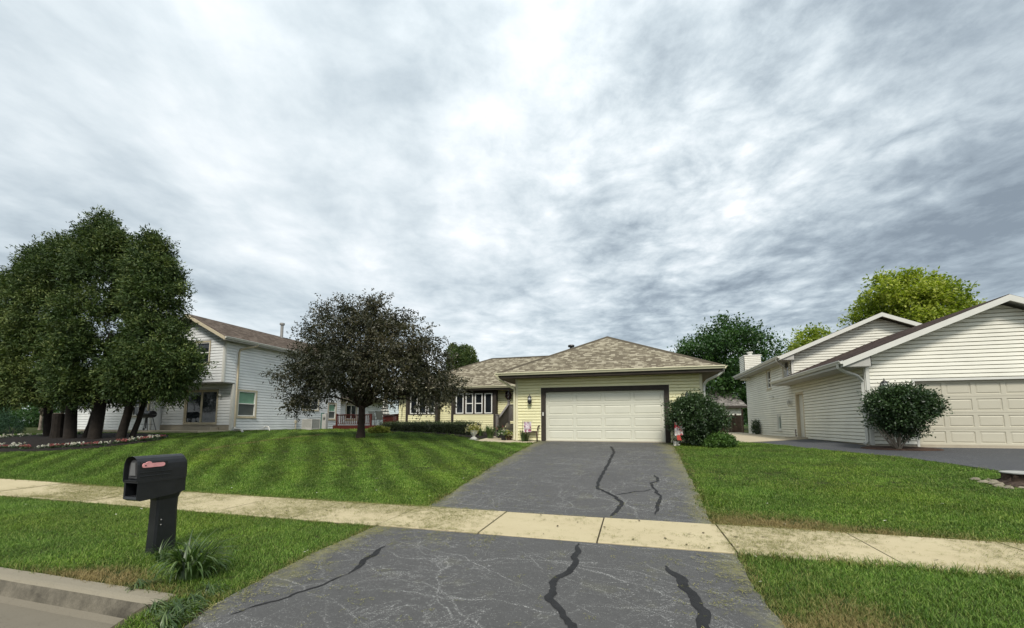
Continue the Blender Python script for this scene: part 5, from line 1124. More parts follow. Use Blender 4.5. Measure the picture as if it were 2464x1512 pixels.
for i,(px,py,Y,rx,ry) in enumerate(((60,1020,30,60,24),(180,1015,33,60,26),(250,1012,36,60,24),(-20,1010,34,60,26))):
    shrub('background_bush',['leafy bush far behind the birch trunks','leafy bush far behind the dark trunked tree','leafy bush behind the stump and the trunks','leafy bush far back at the left edge'][i],'shrub',(float(atY(px,1030,Y)[0]),Y,1.2),[px_lobe(px,py,rx,ry,Y,1.5),px_lobe(px+20,py-22,rx*.7,ry,Y,1.2)],900,6,.2,.1,LM['maple'],60+i,cs=.3,group=BT,stems=0)
# ---- bushes by the garages ----
shrub('burning_bush','large vase shaped green bush in front of the garage corner beside the cream door','shrub',(2.23,16.97,h1(2.23,16.97)),
  [px_lobe(1673,1002,60,42,16.9,1.0),px_lobe(1638,998,32,36,16.8,.7),px_lobe(1708,1002,34,32,16.8,.7),px_lobe(1672,972,44,21,16.8,.8),px_lobe(1670,1032,34,34,16.7,.55),px_lobe(1726,1012,18,20,16.8,.5)],5200,9,.075,.038,LM['euon'],71,cs=.13,shell=.2,rough=.16,spike=.07,stems=14,fan=1.0,sr=.022,bark=M['bark'],outw=.9,droop=.05,group='vase shaped bushes beside the garage doors')
shrub('burning_bush','flat topped green bush on pale forked stems in front of the right house garage','shrub',(7.83,15.78,h1(7.83,15.78)+.03),
  [px_lobe(2168,975,80,36,15.8,1.1),px_lobe(2122,966,38,28,15.8,.8),px_lobe(2214,975,42,32,15.8,.8),px_lobe(2165,950,66,17,15.8,.9),px_lobe(2160,1008,60,26,15.8,.9),px_lobe(2180,1030,36,16,15.8,.5)],3600,9,.08,.040,LM['euon'],72,cs=.13,shell=.22,rough=.16,spike=.07,stems=11,fan=.95,sr=.028,bark=M['barkpale'],outw=1.,group='vase shaped bushes beside the garage doors')
shrub('low_shrub','low bright green shrub right of the large bush, half covering a white drain pipe','shrub',tuple(atG(1730,1076)),[px_lobe(1732,1060,30,16,16.4,.5),px_lobe(1712,1064,18,14,16.4,.35),px_lobe(1752,1064,18,12,16.4,.35)],620,7,.075,.036,LM['lowg'],73,cs=.08,stems=0,rough=.2)
p=atG(1820,1046); shrub('side_shrub','small thin shrub against the side wall near the fence','shrub',tuple(p),[px_lobe(1821,1033,11,10,float(p[1]),.4),px_lobe(1819,1022,7,8,float(p[1]),.3)],260,6,.09,.04,LM['euon'],74,cs=.1,stems=5,spike=.4)
# ---- hedge ----
hg=thing('clipped_hedge','long low clipped dark hedge under the box windows','hedge',(-10.,20.6,1.05))
rng=np.random.default_rng(80); P=[]
hp=[(-13.9,21.35),(-12.4,20.95),(-10.9,20.35),(-9.4,19.75),(-7.4,19.35)]
seg=[(np.array(a),np.array(b)) for a,b in zip(hp,hp[1:])]
for a,b in seg:
    t=b-a; L_=np.linalg.norm(t); nr=np.array([-t[1],t[0]])/L_; n=int(1500*L_/1.8)
    s=rng.random(n); face=rng.random(n); w=np.where(face<.42,rng.uniform(-.42,.42,n),np.where(face<.9,-.42,.42)); zz=np.where(face<.42,1.,rng.random(n))
    xy=a+t*s[:,None]+nr*w[:,None]; zt=1.62+.03*np.sin(s*9+a[0]*3); z0=h(xy[:,0],xy[:,1]); z=z0+(zt-z0)*zz
    q=np.stack([xy[:,0],xy[:,1],z],1)+rng.normal(0,.035,(n,3)); P.append(q)
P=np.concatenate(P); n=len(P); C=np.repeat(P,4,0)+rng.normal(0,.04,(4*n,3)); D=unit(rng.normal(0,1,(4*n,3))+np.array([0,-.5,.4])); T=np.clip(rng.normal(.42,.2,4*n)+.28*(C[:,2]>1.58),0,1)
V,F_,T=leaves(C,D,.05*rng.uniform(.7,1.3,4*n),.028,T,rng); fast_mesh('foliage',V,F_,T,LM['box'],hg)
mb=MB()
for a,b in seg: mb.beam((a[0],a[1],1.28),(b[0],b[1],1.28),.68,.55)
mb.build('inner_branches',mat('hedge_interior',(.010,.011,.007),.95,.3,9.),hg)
# ---- strap leaved plants ----
def straps(label,name,base,n,L0,L1,w,m,seed,rad=.12,cat='plant',arch=1.1,group=None,flow=None,nf=0,lift=1.):
    rng=np.random.default_rng(seed); t=thing(name,label,cat,base,group); V=[];F_=[];T=[]
    for i in range(n):
        a=rng.random()*6.283; r=rad*math.sqrt(rng.random()); L=rng.uniform(L0,L1); ar=arch*rng.uniform(.35,1.3); fx,fy=math.cos(a),math.sin(a); sx,sy=-fy,fx; tn=float(np.clip(rng.normal(.5,.22),0,1)); S=6
        b0=len(V); px_=r*fx;pz=0.; 
        for k in range(S+1):
            u=k/S; ang=math.pi/2*.93*lift-ar*u*1.35; ww=w*(.65+.5*math.sin(u*2.6))*(1-u**3*.95)/2; c=np.array([base[0]+fx*px_,base[1]+fy*px_,base[2]+pz])
            V.append(c+np.array([sx,sy,0])*ww); V.append(c-np.array([sx,sy,0])*ww); T+=[tn,tn]; px_+=math.cos(ang)*L/S; pz+=math.sin(ang)*L/S; pz=max(pz,.005)
        F_+= [(b0+2*k,b0+2*k+1,b0+2*k+3,b0+2*k+2) for k in range(S)]
    fast_mesh('leaves',np.array(V),np.array(F_),np.array(T),m,t)
    if nf:
        C=np.array(base)+np.stack([rng.normal(0,rad*1.3,nf),rng.normal(0,rad*1.3,nf),rng.uniform(L0*.7,L1*.75,nf)],1); C=np.repeat(C,6,0); D=unit(rng.normal(0,1,C.shape)); V,Fq,T=leaves(C,D,.05,.035,rng.random(len(C)),rng); fast_mesh('flowers',V,Fq,T,flow,t)
    return t
b=atG(446,1388); straps('tall arching weedy grass clump growing at the foot of the black mailbox','grass_clump',(float(b[0]),float(b[1]),float(b[2])),330,.26,.58,.019,LM['weed'],91,rad=.26,arch=1.75)
b=atG(385,1352); straps('smaller tuft of weeds left of the mailbox post foot','grass_clump',(float(b[0]),float(b[1]),float(b[2])),70,.12,.34,.011,LM['weed'],92,rad=.16,arch=1.6)
rng=np.random.default_rng(93)
for i,(px,py,n,L) in enumerate(((420,1478,60,.17),(395,1505,60,.16),(455,1455,50,.15),(370,1465,34,.13),(330,1415,40,.13),(500,1425,40,.14))):
    b=atG(px,py,-.01); straps(['coarse weed sprawling beside the curb end','coarse weed lowest in the picture beside the curb','weed at the edge of the asphalt near the curb','small weed lapping over the curb end','weed on the strip behind the curb','weed beside the apron edge below the grass clump'][i],'weed_tuft',(float(b[0]),float(b[1]),float(b[2])),n*2,L*.6,L*1.3,.010,LM['weed'],100+i,rad=.18,arch=1.7,group='weeds along the curb end',lift=.75)
b=atG(1172,1056); straps('thick clump of arching strap leaves between the hedge and the grey railing','daylily_clump',(float(b[0]),float(b[1])+.1,float(b[2])),190,.45,.78,.024,LM['lily'],94,rad=.30,arch=.95,group='daylilies by the front walk')
b=atG(1145,1052); straps('shorter strap leaf clump just behind the flower urn','daylily_clump',(float(b[0]),float(b[1])+.45,float(b[2])),90,.35,.6,.022,LM['lily'],95,rad=.22,arch=.95,group='daylilies by the front walk')
b=atG(1255,1063); straps('upright strap leaf clump in front of the brown chair','daylily_clump',(float(b[0]),float(b[1]),float(b[2])),170,.36,.60,.022,LM['lily'],96,rad=.30,arch=.7,group='daylilies by the front walk',flow=LM['peach'],nf=5)
b=atG(912,1043); hs=thing('variegated_hosta','low mound of yellow and green leaves on the lawn by the red deck','plant',tuple(b)); rng=np.random.default_rng(97)
crown(hs,[px_lobe(912,1040,24,9,float(b[1]),.45)],420,5,.12,.07,LM['hosta'],rng,csize=.07,name='leaves',tintlobe=.0,zmin=float(b[2]))
b=atG(1215,1040); shrub('azalea_bush','small reddish leaved bush at the end of the hedge','shrub',(float(b[0])-.75,19.4,1.0),[(float(b[0])-.75,19.45,1.35,.42,.35,.28)],260,7,.06,.03,LM['box'],98,cs=.07,stems=0)
# ---- bed flowers ----
def flower(name,label,x,y,m,group,proto=[{}]):
    t=thing(name,label,'flower',(x,y,h1(x,y)+.06),group); return t
rng=np.random.default_rng(120); protos={}
front=[p for p in BEDP]; 
def near_front(p): return True
k=0; Pn=len(BEDP)
pth=[(-25.6,9.9),(-24.2,9.98),(-22.8,10.02),(-21.4,10.15),(-20.3,10.45),(-19.4,10.95),(-18.95,11.6),(-19.0,12.3),(-19.6,13.2)]
pts=[]
for a,b in zip(pth,pth[1:]):
    a=np.array(a);b=np.array(b); n=6
    for j in range(n): pts.append(a+(b-a)*(j+rng.random()*.6)/n+rng.normal(0,.07,2))
back=[(-27.3,11.3),(-27.9,12.3),(-27.,13.6),(-25.8,14.2)]
for a,b in zip(back,back[1:]):
    a=np.array(a);b=np.array(b)
    for j in range(4): pts.append(a+(b-a)*(j+rng.random()*.6)/4)
for i,p in enumerate(pts):
    col='white' if (i//3)%2==0 or i>=48 else 'pink'; z=h1(*p)+.05
    if col not in protos:
        t=thing('begonia_plant',{'white':'low begonia with white blossoms edging the mulch bed','pink':'low begonia with pink blossoms edging the mulch bed'}[col],'flower',(float(p[0]),float(p[1]),z),{'white':'white begonias edging the bed','pink':'pink begonias edging the bed'}[col])
        r2=np.random.default_rng(130+len(protos)); C=np.array([p[0],p[1],z])+np.stack([r2.normal(0,.07,60),r2.normal(0,.07,60),r2.uniform(0,.10,60)],1); V,Fq,T=leaves(C,unit(r2.normal(0,1,C.shape)),.05,.035,r2.random(60),r2); fast_mesh('leaves',V,Fq,T,LM['euon'],t)
        n=8 if col=='pink' else 7; C=np.array([p[0],p[1],z])+np.stack([r2.normal(0,.085,n),r2.normal(0,.085,n),r2.uniform(.09,.14,n)],1); C=np.repeat(C,7,0); V,Fq,T=leaves(C,unit(r2.normal(0,1,C.shape)+np.array([0,0,.5])),.045,.04,r2.random(len(C)),r2); fast_mesh('blossoms',V,Fq,T,LM[col],t)
        protos[col]=t
    else:
        s=protos[col]; t=s.copy(); SC.collection.objects.link(t); t.location=(float(p[0]),float(p[1]),z); t.rotation_euler.z=rng.random()*6; sc=rng.uniform(.75,1.25); t.scale=(sc,sc,sc)
        for c in list(s.children): q=c.copy(); SC.collection.objects.link(q); q.parent=t
# ---- plant stump with rocks at the right edge ----
b=atG(2452,1168); bx,by=float(b[0])+.15,float(b[1]); bz=h1(bx,by)
t=thing('old_tree_stump','rotting bark covered stump topped with a pale slab at the right edge of the lawn','stump',(bx,by,bz))
mb=MB(); rr=random.Random(3)
prof=[(.62,-.05),(.46,.03),(.36,.09),(.33,.19),(.33,.22)]
mb.lathe((bx,by,bz),prof,26)
for i,v in enumerate(mb.v): mb.v[i]=(v[0]+rr.uniform(-.05,.05),v[1]+rr.uniform(-.05,.05),v[2]+(rr.uniform(-.02,.02) if v[2]<bz+.15 else 0))
mb.build('stump_bark',M['stumpbark'],t)
mb=MB(); mb.lathe((bx+.0,by,bz+.215),[(.30,0),(.37,.012),(.37,.03),(.34,.036)],14,sx=1.02); mb.build('cut_slab',mat('pale_stump_top',(.30,.30,.28),.85,.15,9.,fine=.2),t)
RK='pale stones around the old stump'
for i in range(16):
    a=math.pi*(.75+1.1*i/15)+rr.uniform(-.1,.1); d=rr.uniform(.42,.72); x,y=bx+d*math.cos(a),by+d*math.sin(a); s=rr.uniform(.035,.085); mb=MB()
    mb.lathe((x,y,h1(x,y)+s*.3),[(.02,-s*.5),(s*.8,-s*.3),(s,.0),(s*.7,s*.4),(.02,s*.5)],7,sx=rr.uniform(.8,1.6)); 
    for k,v in enumerate(mb.v): mb.v[k]=(v[0]+rr.uniform(-.015,.015),v[1]+rr.uniform(-.015,.015),v[2]+rr.uniform(-.012,.012))
    o=mb.build('stone',M['kerbc']); tag(o,'small pale stone lying in the grass around the old stump','stone',RK)
# ============================== SMALL THINGS ===============================
# ---- mailbox ----
TH=0.; ra=Vector((math.cos(TH),math.sin(TH),0)); fa=Vector((math.sin(TH),-math.cos(TH),0)); FRp=Vector((-5.60,3.53,0)); WD,LN=.235,.58
cen=FRp-ra*(WD/2)-fa*(LN/2); gz=h1(cen.x,cen.y)
mbx=thing('mailbox','black plastic curbside mailbox with a newspaper slot and faded pink flag on a matching post','mailbox',(cen.x,cen.y,gz))
def q(a,b,z): v=cen+ra*a+fa*b; return (v.x,v.y,z)
def arch(hw_,zb,zt,n=10,sq=2.6):
    pts=[(-hw_,zb)]; zc=zb+(zt-zb)*.42
    for k in range(n+1):
        a=math.pi-math.pi*k/n; cx_=math.cos(a); sz=math.sin(a); x=hw_*math.copysign(abs(cx_)**(2/sq),cx_); pts.append((x,zc+(zt-zc)*abs(sz)**(2/sq)))
    pts.append((hw_,zb)); return pts
def loft(mb,secs,mi=0,cap0=True,cap1=True):
    n=len(secs[0]); b=len(mb.v)
    for s in secs: mb.v+=s
    for i in range(len(secs)-1):
        for k in range(n): mb.f.append((b+i*n+k,b+i*n+(k+1)%n,b+(i+1)*n+(k+1)%n,b+(i+1)*n+k)); mb.m.append(mi); mb.uv.append(None)
    if cap0: mb.f.append(tuple(b+k for k in range(n))[::-1]); mb.m.append(mi); mb.uv.append(None)
    if cap1: e=b+(len(secs)-1)*n; mb.f.append(tuple(e+k for k in range(n))); mb.m.append(mi); mb.uv.append(None)
ZS,ZT=.925,1.215
mb=MB()
# open hood: outer shell from front rim back to the rounded rear, inner recess at the front
hl=LN/2
secs=[]
for bb,sc_ in ((hl-.055,.82),(hl-.05,.90),(hl,.955),(hl+.004,1.0),(hl-.03,1.0),(.05,1.005),(.04,.992),(.02,.992),(.012,1.005),(-hl+.10,.99),(-hl+.03,.95),(-hl,.86)):
    secs.append([q(x*sc_,bb,ZS+(z-ZS)*(.92+.08*sc_ if sc_>.9 else .9*sc_+.08)) for x,z in arch(WD/2,ZS,ZT)])
loft(mb,secs); o=mb.build('hood',M['black'],mbx,smooth=False)
mb=MB()
# lower tray with the newspaper opening
def rect(hw_,z0,z1): return [(-hw_,z0),(-hw_,z1),(hw_,z1),(hw_,z0)]
secs=[[q(x,bb,z) for x,z in rect(w_,z0,ZS-.006)] for bb,w_,z0 in ((hl-.28,.085,.755),(hl-.275,.095,.745),(hl-.02,.095,.745),(hl-.012,.110,.715),(hl-.06,.112,.690),(-hl+.14,.110,.722),(-hl+.01,.102,.745))]
loft(mb,secs); mb.build('newspaper_tray',M['black'],mbx)
mb=MB(); loft(mb,[[q(x,bb,z) for x,z in rect(w_,ZS-.02,ZS+.012)] for bb,w_ in ((hl-.005,.121),(-hl+.02,.118))]); mb.build('seam_band',M['black'],mbx)
mb=MB(); secs=[[q(x*.72,bb,ZS+.03+(z-ZS)*.74) for x,z in arch(WD/2,ZS,ZT)] for bb in (hl-.050,hl-.035)]
loft(mb,secs); dd=mb.build('door',mat('worn_grey_plastic',(.045,.045,.047),.5,.2,9.),mbx)
mb=MB(); mb.hexa([q(-.05,hl-.034,.99),q(.05,hl-.034,.99),q(.05,hl-.02,.99),q(-.05,hl-.02,.99),q(-.032,hl-.034,1.14),q(.032,hl-.034,1.14),q(.032,hl-.02,1.14),q(-.032,hl-.02,1.14)]); mb.build('door_pull',mat('grey_plastic',(.12,.12,.12),.5,.1,9.),dd)
# side recess with the flag
mb=MB(); xr=WD/2
def side(b0,b1,z0,z1,d0,d1,m,name,par,bev=0): mm=MB(); mm.hexa([q(xr+d0,b1,z0),q(xr+d0,b0,z0),q(xr+d1,b0,z0),q(xr+d1,b1,z0),q(xr+d0,b1,z1),q(xr+d0,b0,z1),q(xr+d1,b0,z1),q(xr+d1,b1,z1)]); return mm.build(name,m,par,bevel=bev)
side(.262,-.03,1.075,1.150,-.02,.004,M['black'],'flag_recess',mbx,.004)
fl=mat('faded_pink_plastic',(.80,.36,.36),.6,.15,14.)
mb=MB(); out=[]
prof=[(.245,1.090),(.252,1.108),(.246,1.126),(.220,1.132),(.200,1.142),(.178,1.146),(.162,1.140),(.150,1.126),(.030,1.128),(.012,1.124),(.004,1.110),(.012,1.094),(.035,1.088),(.225,1.086)]
n=len(prof); prof=[(b,1.112+(z-1.112)*1.22) for b,z in prof]; mb.v=[q(xr+.006,b,z) for b,z in prof]+[q(xr+.016,b,z) for b,z in prof]
mb.f=[tuple(range(n))[::-1],tuple(range(n,2*n))]+[(i,(i+1)%n,n+(i+1)%n,n+i) for i in range(n)]; mb.m=[0]*(n+2); mb.uv=[None]*(n+2); f_=mb.build('flag',fl,mbx)
mb=MB(); mb.tube([q(xr+.012,.222,1.106),q(xr+.024,.222,1.106)],.007,8); mb.build('pivot_pin',M['blackmetal'],f_)
for z in (.975,1.02): side(.262,-.08,z,z+.010,-.01,.008,M['black'],'molded_rib',mbx,.003)
# post
pc=cen-fa*.11
mb=MB(); secs=[]
for z,w_,l_ in ((gz-.15,.072,.135),(gz+.1,.072,.133),(.55,.068,.124),(.66,.068,.128),(.72,.078,.15),(.75,.088,.175)):
    secs.append([tuple((pc+ra*a*w_+fa*b*l_))[:2]+(z,) for a,b in ((-1,-.8),(-.8,-1),(.8,-1),(1,-.8),(1,.8),(.8,1),(-.8,1),(-1,.8))])
loft(mb,secs); mb.build('post',M['black'],mbx)
mb=MB()
for z in (.42,.36): mb.lathe(tuple(pc+ra*.073+fa*.07)[:2]+(z,),[(.002,-.01),(.009,0),(.002,.01)],7)
mb.build('screw',M['metal'],mbx)
# ---- brown chair with garden flag ----
c0=atG(1286,1063); cx0,cy0=float(c0[0]),float(c0[1])+.10; cz=h1(cx0,cy0)+.01
chair=thing('patio_chair','brown plastic armchair with a slatted back in front of the yellow garage wall','chair',(cx0-.10,cy0,cz))
def CP_(x,y,z): return (cx0-.10+x,cy0+y,cz+z)
mb=MB(); mb.hexa([CP_(-.24,-.22,.41),CP_(.24,-.22,.41),CP_(.21,.24,.38),CP_(-.21,.24,.38),CP_(-.24,-.22,.44),CP_(.24,-.22,.44),CP_(.21,.24,.41),CP_(-.21,.24,.41)]); mb.build('seat',M['brownplastic'],chair,bevel=.01)
mb=MB()
for k in range(7): x=-.17+k*.0567; mb.beam(CP_(x*.9,.20,.41),CP_(x*1.1,.33,.86+.03*math.cos(x*8)),.030,.018)
mb.tube([CP_(-.22,.22,.42),CP_(-.23,.30,.74),CP_(-.17,.34,.87),CP_(0,.35,.91),CP_(.17,.34,.87),CP_(.23,.30,.74),CP_(.22,.22,.42)],.024,7); mb.build('backrest',M['brownplastic'],chair,smooth=True)
for s in (-1,1):
    mb=MB(); mb.tube([CP_(s*.23,.30,.72),CP_(s*.29,.12,.68),CP_(s*.30,-.12,.66),CP_(s*.29,-.25,.60),CP_(s*.27,-.26,.45)],[.022,.028,.028,.026,.024],7); mb.build('armrest',M['brownplastic'],chair,smooth=True)
    for y,yy in ((-.22,-.27),(.22,.30)): mb=MB(); mb.tube([CP_(s*.23,y,.42),CP_(s*.26,yy,.0)],[.034,.024],7); mb.build('leg',M['brownplastic'],chair,smooth=True)
def flagmat(name,base,a,b,c):
    m=bpy.data.materials.new(name); m.use_nodes=True; t=NT(m.node_tree); pos=t.n('ShaderNodeNewGeometry').outputs['Position']
    n1=t.noise(pos,7.,3,.6,.5); n2=t.noise(t.vmath('ADD',pos,(4.,2.,7.)).outputs[0],9.,3,.6,.5); n3=t.noise(t.vmath('ADD',pos,(9.,5.,1.)).outputs[0],8.,2,.6)
    col=t.mix(t.math('MULTIPLY',t.math('SUBTRACT',n1,.50),9.,clamp=True),base,a); col=t.mix(t.math('MULTIPLY',t.math('SUBTRACT',n2,.56),9.,clamp=True),col,b); col=t.mix(t.math('MULTIPLY',t.math('SUBTRACT',n3,.60),9.,clamp=True),col,c)
    bs=t.n('ShaderNodeBsdfPrincipled',ins={'Base Color':col,'Roughness':.8}); o=t.n('ShaderNodeOutputMaterial'); t.link(bs.outputs[0],o.inputs[0]); return m
def garden_flag(label,px0,px1,py0,py1,Y,m,gy,extra=0,skew=0.):
    a=atY(px0,py0,Y);b=atY(px1,py1,Y); x0,x1=float(a[0]),float(b[0]); z1,z0=float(a[2]),float(b[2]); gz_=h1(x0,Y)
    t=thing('garden_flag',label,'flag',(x0,Y,gz_),'small garden flags on wire stands'); mb=MB(); nx,nz_=8,8; w=x1-x0
    for side_ in (0,.006):
        vs=[(x0+w*i/nx+skew*(1-k/nz_)*w*0, Y+side_+.02*math.sin(i*1.1+k*.5)+.01*math.sin(k*1.3),z0+(z1-z0)*k/nz_+ skew*w*i/nx) for k in range(nz_+1) for i in range(nx+1)]
        mb.mesh(vs,[(k*(nx+1)+i,k*(nx+1)+i+1,(k+1)*(nx+1)+i+1,(k+1)*(nx+1)+i) for k in range(nz_) for i in range(nx)])
    mb.build('flag_cloth',m,t,smooth=True); mb=MB(); mb.tube([(x0-.06,Y+.03,gz_),(x0-.06,Y+.03,z1+.05),(x0-.02,Y+.02,z1+.03+0*skew),(x1+.05,Y+.02,z1+.03+skew*w)],.008,6); mb.build('wire_stand',M['blackmetal'],t); return t,x0,x1,z0,z1
garden_flag('small white and purple flowered garden flag hanging in front of the brown chair',1260,1278.5,1015.5,1040,17.15,flagmat('purple_flowered_cloth',(.62,.56,.58),(.28,.06,.12),(.40,.20,.30),(.14,.03,.06)),0)
t,x0,x1,z0,z1=garden_flag('small garden flag with a red flower on pale blue in front of the large bush',1622.8,1644,1016.5,1049,16.35,flagmat('red_flowered_cloth',(.66,.62,.58),(.50,.035,.05),(.42,.47,.62),(.60,.08,.08)),0,skew=.10)
mb=MB(); 
for k in range(5): x=x0+.06+.02*k; mb.face([(x,16.33,z0+.02),(x+.03,16.33,z0+.02),(x+.045+.01*k,16.32,z0-.17),(x+.01,16.31,z0-.15)])
mb.build('ribbon_tail',mat('red_ribbon',(.42,.05,.035),.6,.2,9.),t)
# planter pot under the right flag
p=atY(1627,1060,16.6); x,y=float(p[0]),16.6; z=h1(x,y); t=thing('small_planter','small white pot with dark foliage on the grass under the right garden flag','planter',(x,y,z)); mb=MB(); mb.lathe((x,y,z),[(.07,0),(.09,.08),(.12,.16),(.13,.18)],12); mb.build('pot',M['white'],t)
rng=np.random.default_rng(140); C=np.array([x,y,z+.2])+rng.normal(0,.06,(90,3)); V,F_,T=leaves(C,unit(rng.normal(0,1,C.shape)),.06,.03,rng.random(90),rng); fast_mesh('leaves',V,F_,T,LM['box'],t)
C=np.array([x,y-.08,z+.05])+rng.normal(0,.07,(40,3))*np.array([1,1,.4]); V,F_,T=leaves(C,unit(rng.normal(0,1,C.shape)),.05,.04,rng.random(40),rng); fast_mesh('blossoms',V,F_,T,LM['white'],t)
# ---- flower urn ----
b=atG(1140,1059); x,y,z=float(b[0]),float(b[1]),float(b[2]); t=thing('flower_urn','white pedestal urn of pale cream flowers standing on the lawn edge','urn',(x,y,z))
mb=MB(); mb.box(x-.17,x+.17,y-.17,y+.17,z-.02,z+.05); mb.lathe((x,y,z+.05),[(.15,0),(.15,.03),(.07,.08),(.055,.13),(.08,.17),(.14,.22),(.17,.34),(.19,.36),(.20,.38),(.17,.37)],18); mb.build('urn_body',M['white'],t,smooth=False)
rng=np.random.default_rng(141); C=np.array([x,y,z+.50])+rng.normal(0,1,(420,3))*np.array([.13,.12,.08]); V,F_,T=leaves(C,unit(rng.normal(0,1,C.shape)),.07,.035,rng.random(420),rng); fast_mesh('leaves',V,F_,T,LM['hosta'],t)
C=np.array([x,y,z+.55])+rng.normal(0,1,(60,3))*np.array([.17,.13,.08]); C=np.repeat(C,6,0)+rng.normal(0,.012,(360,3)); V,F_,T=leaves(C,unit(rng.normal(0,1,C.shape)+[0,-.5,.3]),.05,.04,rng.random(360),rng); fast_mesh('blossoms',V,F_,T,LM['peach'],t)
# ---- dark statuette and pots by the steps ----
def potplant(label,px,py,Y,r,hh,pm,lm,fm,nl,nf,seed,ls=.07,name='flower_pot'):
    p=atY(px,py,Y); x,y=float(p[0]),Y; z=max(h1(x,y),0)+.02; rng=np.random.default_rng(seed); t=thing(name,label,'flower pot',(x,y,z),'pots beside the front steps'); mb=MB(); mb.lathe((x,y,z),[(r*.7,0),(r*.95,hh*.9),(r*1.08,hh*.92),(r*1.08,hh)],14); mb.build('pot',pm,t)
    C=np.array([x,y,z+hh+.08])+rng.normal(0,1,(nl,3))*np.array([r,r*.8,.07]); V,F_,T=leaves(C,unit(rng.normal(0,1,C.shape)+[0,0,.5]),ls,ls*.5,rng.random(nl),rng); fast_mesh('leaves',V,F_,T,lm,t)
    if nf: C=np.array([x,y-.03,z+hh+.12])+rng.normal(0,1,(nf,3))*np.array([r,r*.8,.07]); C=np.repeat(C,6,0)+rng.normal(0,.01,(nf*6,3)); V,F_,T=leaves(C,unit(rng.normal(0,1,C.shape)),.045,.035,rng.random(nf*6),rng); fast_mesh('blossoms',V,F_,T,fm,t)
    return t
potplant('dark tall pot with white and pink flowers at the foot of the railing post',1203,1040,18.8,.16,.36,M['black'],LM['box'],LM['pink'],150,12,150)
potplant('black glazed pot with white flowers on the front walk',1212,1055,17.9,.15,.22,M['black'],LM['lily'],LM['white'],160,16,151,ls=.1)
potplant('low pot spilling bronze green foliage beside the black pot',1225,1050,18.0,.15,.18,M['barkchip'],LM['hosta'],LM['peach'],300,3,152)
# hanging twisted ornament above the railing post
tw=thing('hanging_ornament','dark twisted ornament standing on the grey railing post cap','ornament',(px_,20.95,2.84)); mb=MB(); mb.tube([(px_+.035*math.sin(k*1.1),20.95+.035*math.cos(k*1.1),2.84+k*.035) for k in range(16)],[.018+.012*(k%2) for k in range(16)],6); mb.build('twisted_rod',M['blackmetal'],tw)
# white drain pipe on the grass by the low shrub
b=atG(1718,1072); x,y,z=float(b[0]),float(b[1]),h1(float(b[0]),float(b[1])); mb=MB(); mb.tube([(x-.52,y+.55,z+.30),(x-.50,y+.40,z+.20),(x-.38,y+.2,z+.12),(x-.15,y+.02,z+.07),(x+.2,y-.12,z+.05)],.045,7); o=mb.build('drain_pipe',M['white'],smooth=True); tag(o,'short white drain pipe curving out from under the large bush','pipe')
mb=MB(); mb.tube([(-14.0,22.6,1.45),(-13.95,22.2,1.32),(-14.1,21.2,1.25),(-14.3,20.2,1.2)],.05,7); o=mb.build('drain_pipe',M['white'],smooth=True); tag(o,'white drain pipe leaving the far left corner of the yellow house','pipe')
# ---- grill ----
gx_,gy_=float(atY(352,1010,17.2)[0]),17.2; gz=1.23; t=thing('barrel_grill','black barrel charcoal grill on legs standing on the patio under the tree','grill',(gx_,gy_,gz))
def G(x,y,z): return (gx_+x,gy_+y,gz+z)
mb=MB(); secs=[]
for x in (-.50,-.47,.47,.50): 
    s=.88 if abs(x)>.48 else 1.; secs.append([G(x,.24*s*math.cos(a),.93+.20*s*math.sin(a)) for a in [math.pi*k/10 for k in range(11)]])
loft(mb,secs); l_=mb.build('lid',M['blackmetal'],t); mb=MB(); secs=[]
for x in (-.50,-.47,.47,.50):
    s=.88 if abs(x)>.48 else 1.; secs.append([G(x,.24*s*math.cos(a),.92+.20*s*math.sin(a)) for a in [-math.pi*k/10 for k in range(11)]])
loft(mb,secs); mb.build('firebox',M['blackmetal'],t)
mb=MB(); mb.tube([G(-.2,-.27,1.0),G(.2,-.27,1.0)],.014,6); mb.build('lid_handle',M['metal'],l_)
for sx_ in (-1,1):
    for sy_ in (-1,1): mb=MB(); mb.tube([G(sx_*.28,sy_*.14,.75),G(sx_*.50,sy_*.22,0.)],.02,6); mb.build('leg',M['blackmetal'],t)
mb=MB(); mb.tube([G(0,0,.75),G(0,0,.1)],.035,8); mb.tube([G(-.42,-.18,.35),G(.42,-.18,.35)],.012,6); mb.tube([G(-.42,.18,.35),G(.42,.18,.35)],.012,6); mb.box(gx_-.85,gx_-.5,gy_-.15,gy_+.15,gz+.80,gz+.82); mb.build('stand_and_shelf',M['blackmetal'],t)
for sx_ in (-1,): mb=MB(); mb.tube([G(sx_*.50,-.24,.07),G(sx_*.50,-.20,.07)],.07,10); mb.tube([G(sx_*.50,.20,.07),G(sx_*.50,.24,.07)],.07,10); mb.build('wheel',M['black'],t)
# ---- air conditioner + meter ----
ax_,ay_=-20.9,23.3; az=h1(ax_,ay_); t=thing('air_conditioner','pale grey air conditioner unit beside the house wall','air conditioner',(ax_,ay_,az)); mb=MB(); mb.box(ax_-.42,ax_+.42,ay_-.42,ay_+.42,az,az+.08); mb.box(ax_-.38,ax_+.38,ay_-.38,ay_+.38,az+.08,az+.14); mb.box(ax_-.38,ax_+.38,ay_-.38,ay_+.38,az+.64,az+.72)
for sx_ in (-1,1):
    for sy_ in (-1,1): mb.box(ax_+sx_*.38-.03,ax_+sx_*.38+.03,ay_+sy_*.38-.03,ay_+sy_*.38+.03,az+.08,az+.70)
mb.build('cabinet',M['greysoffit'],t,bevel=.01); mb=MB()
for k in range(12): z=az+.15+k*.041; mb.box(ax_-.375,ax_+.375,ay_-.385,ay_-.36,z,z+.022); mb.box(ax_+.36,ax_+.385,ay_-.375,ay_+.375,z,z+.022)
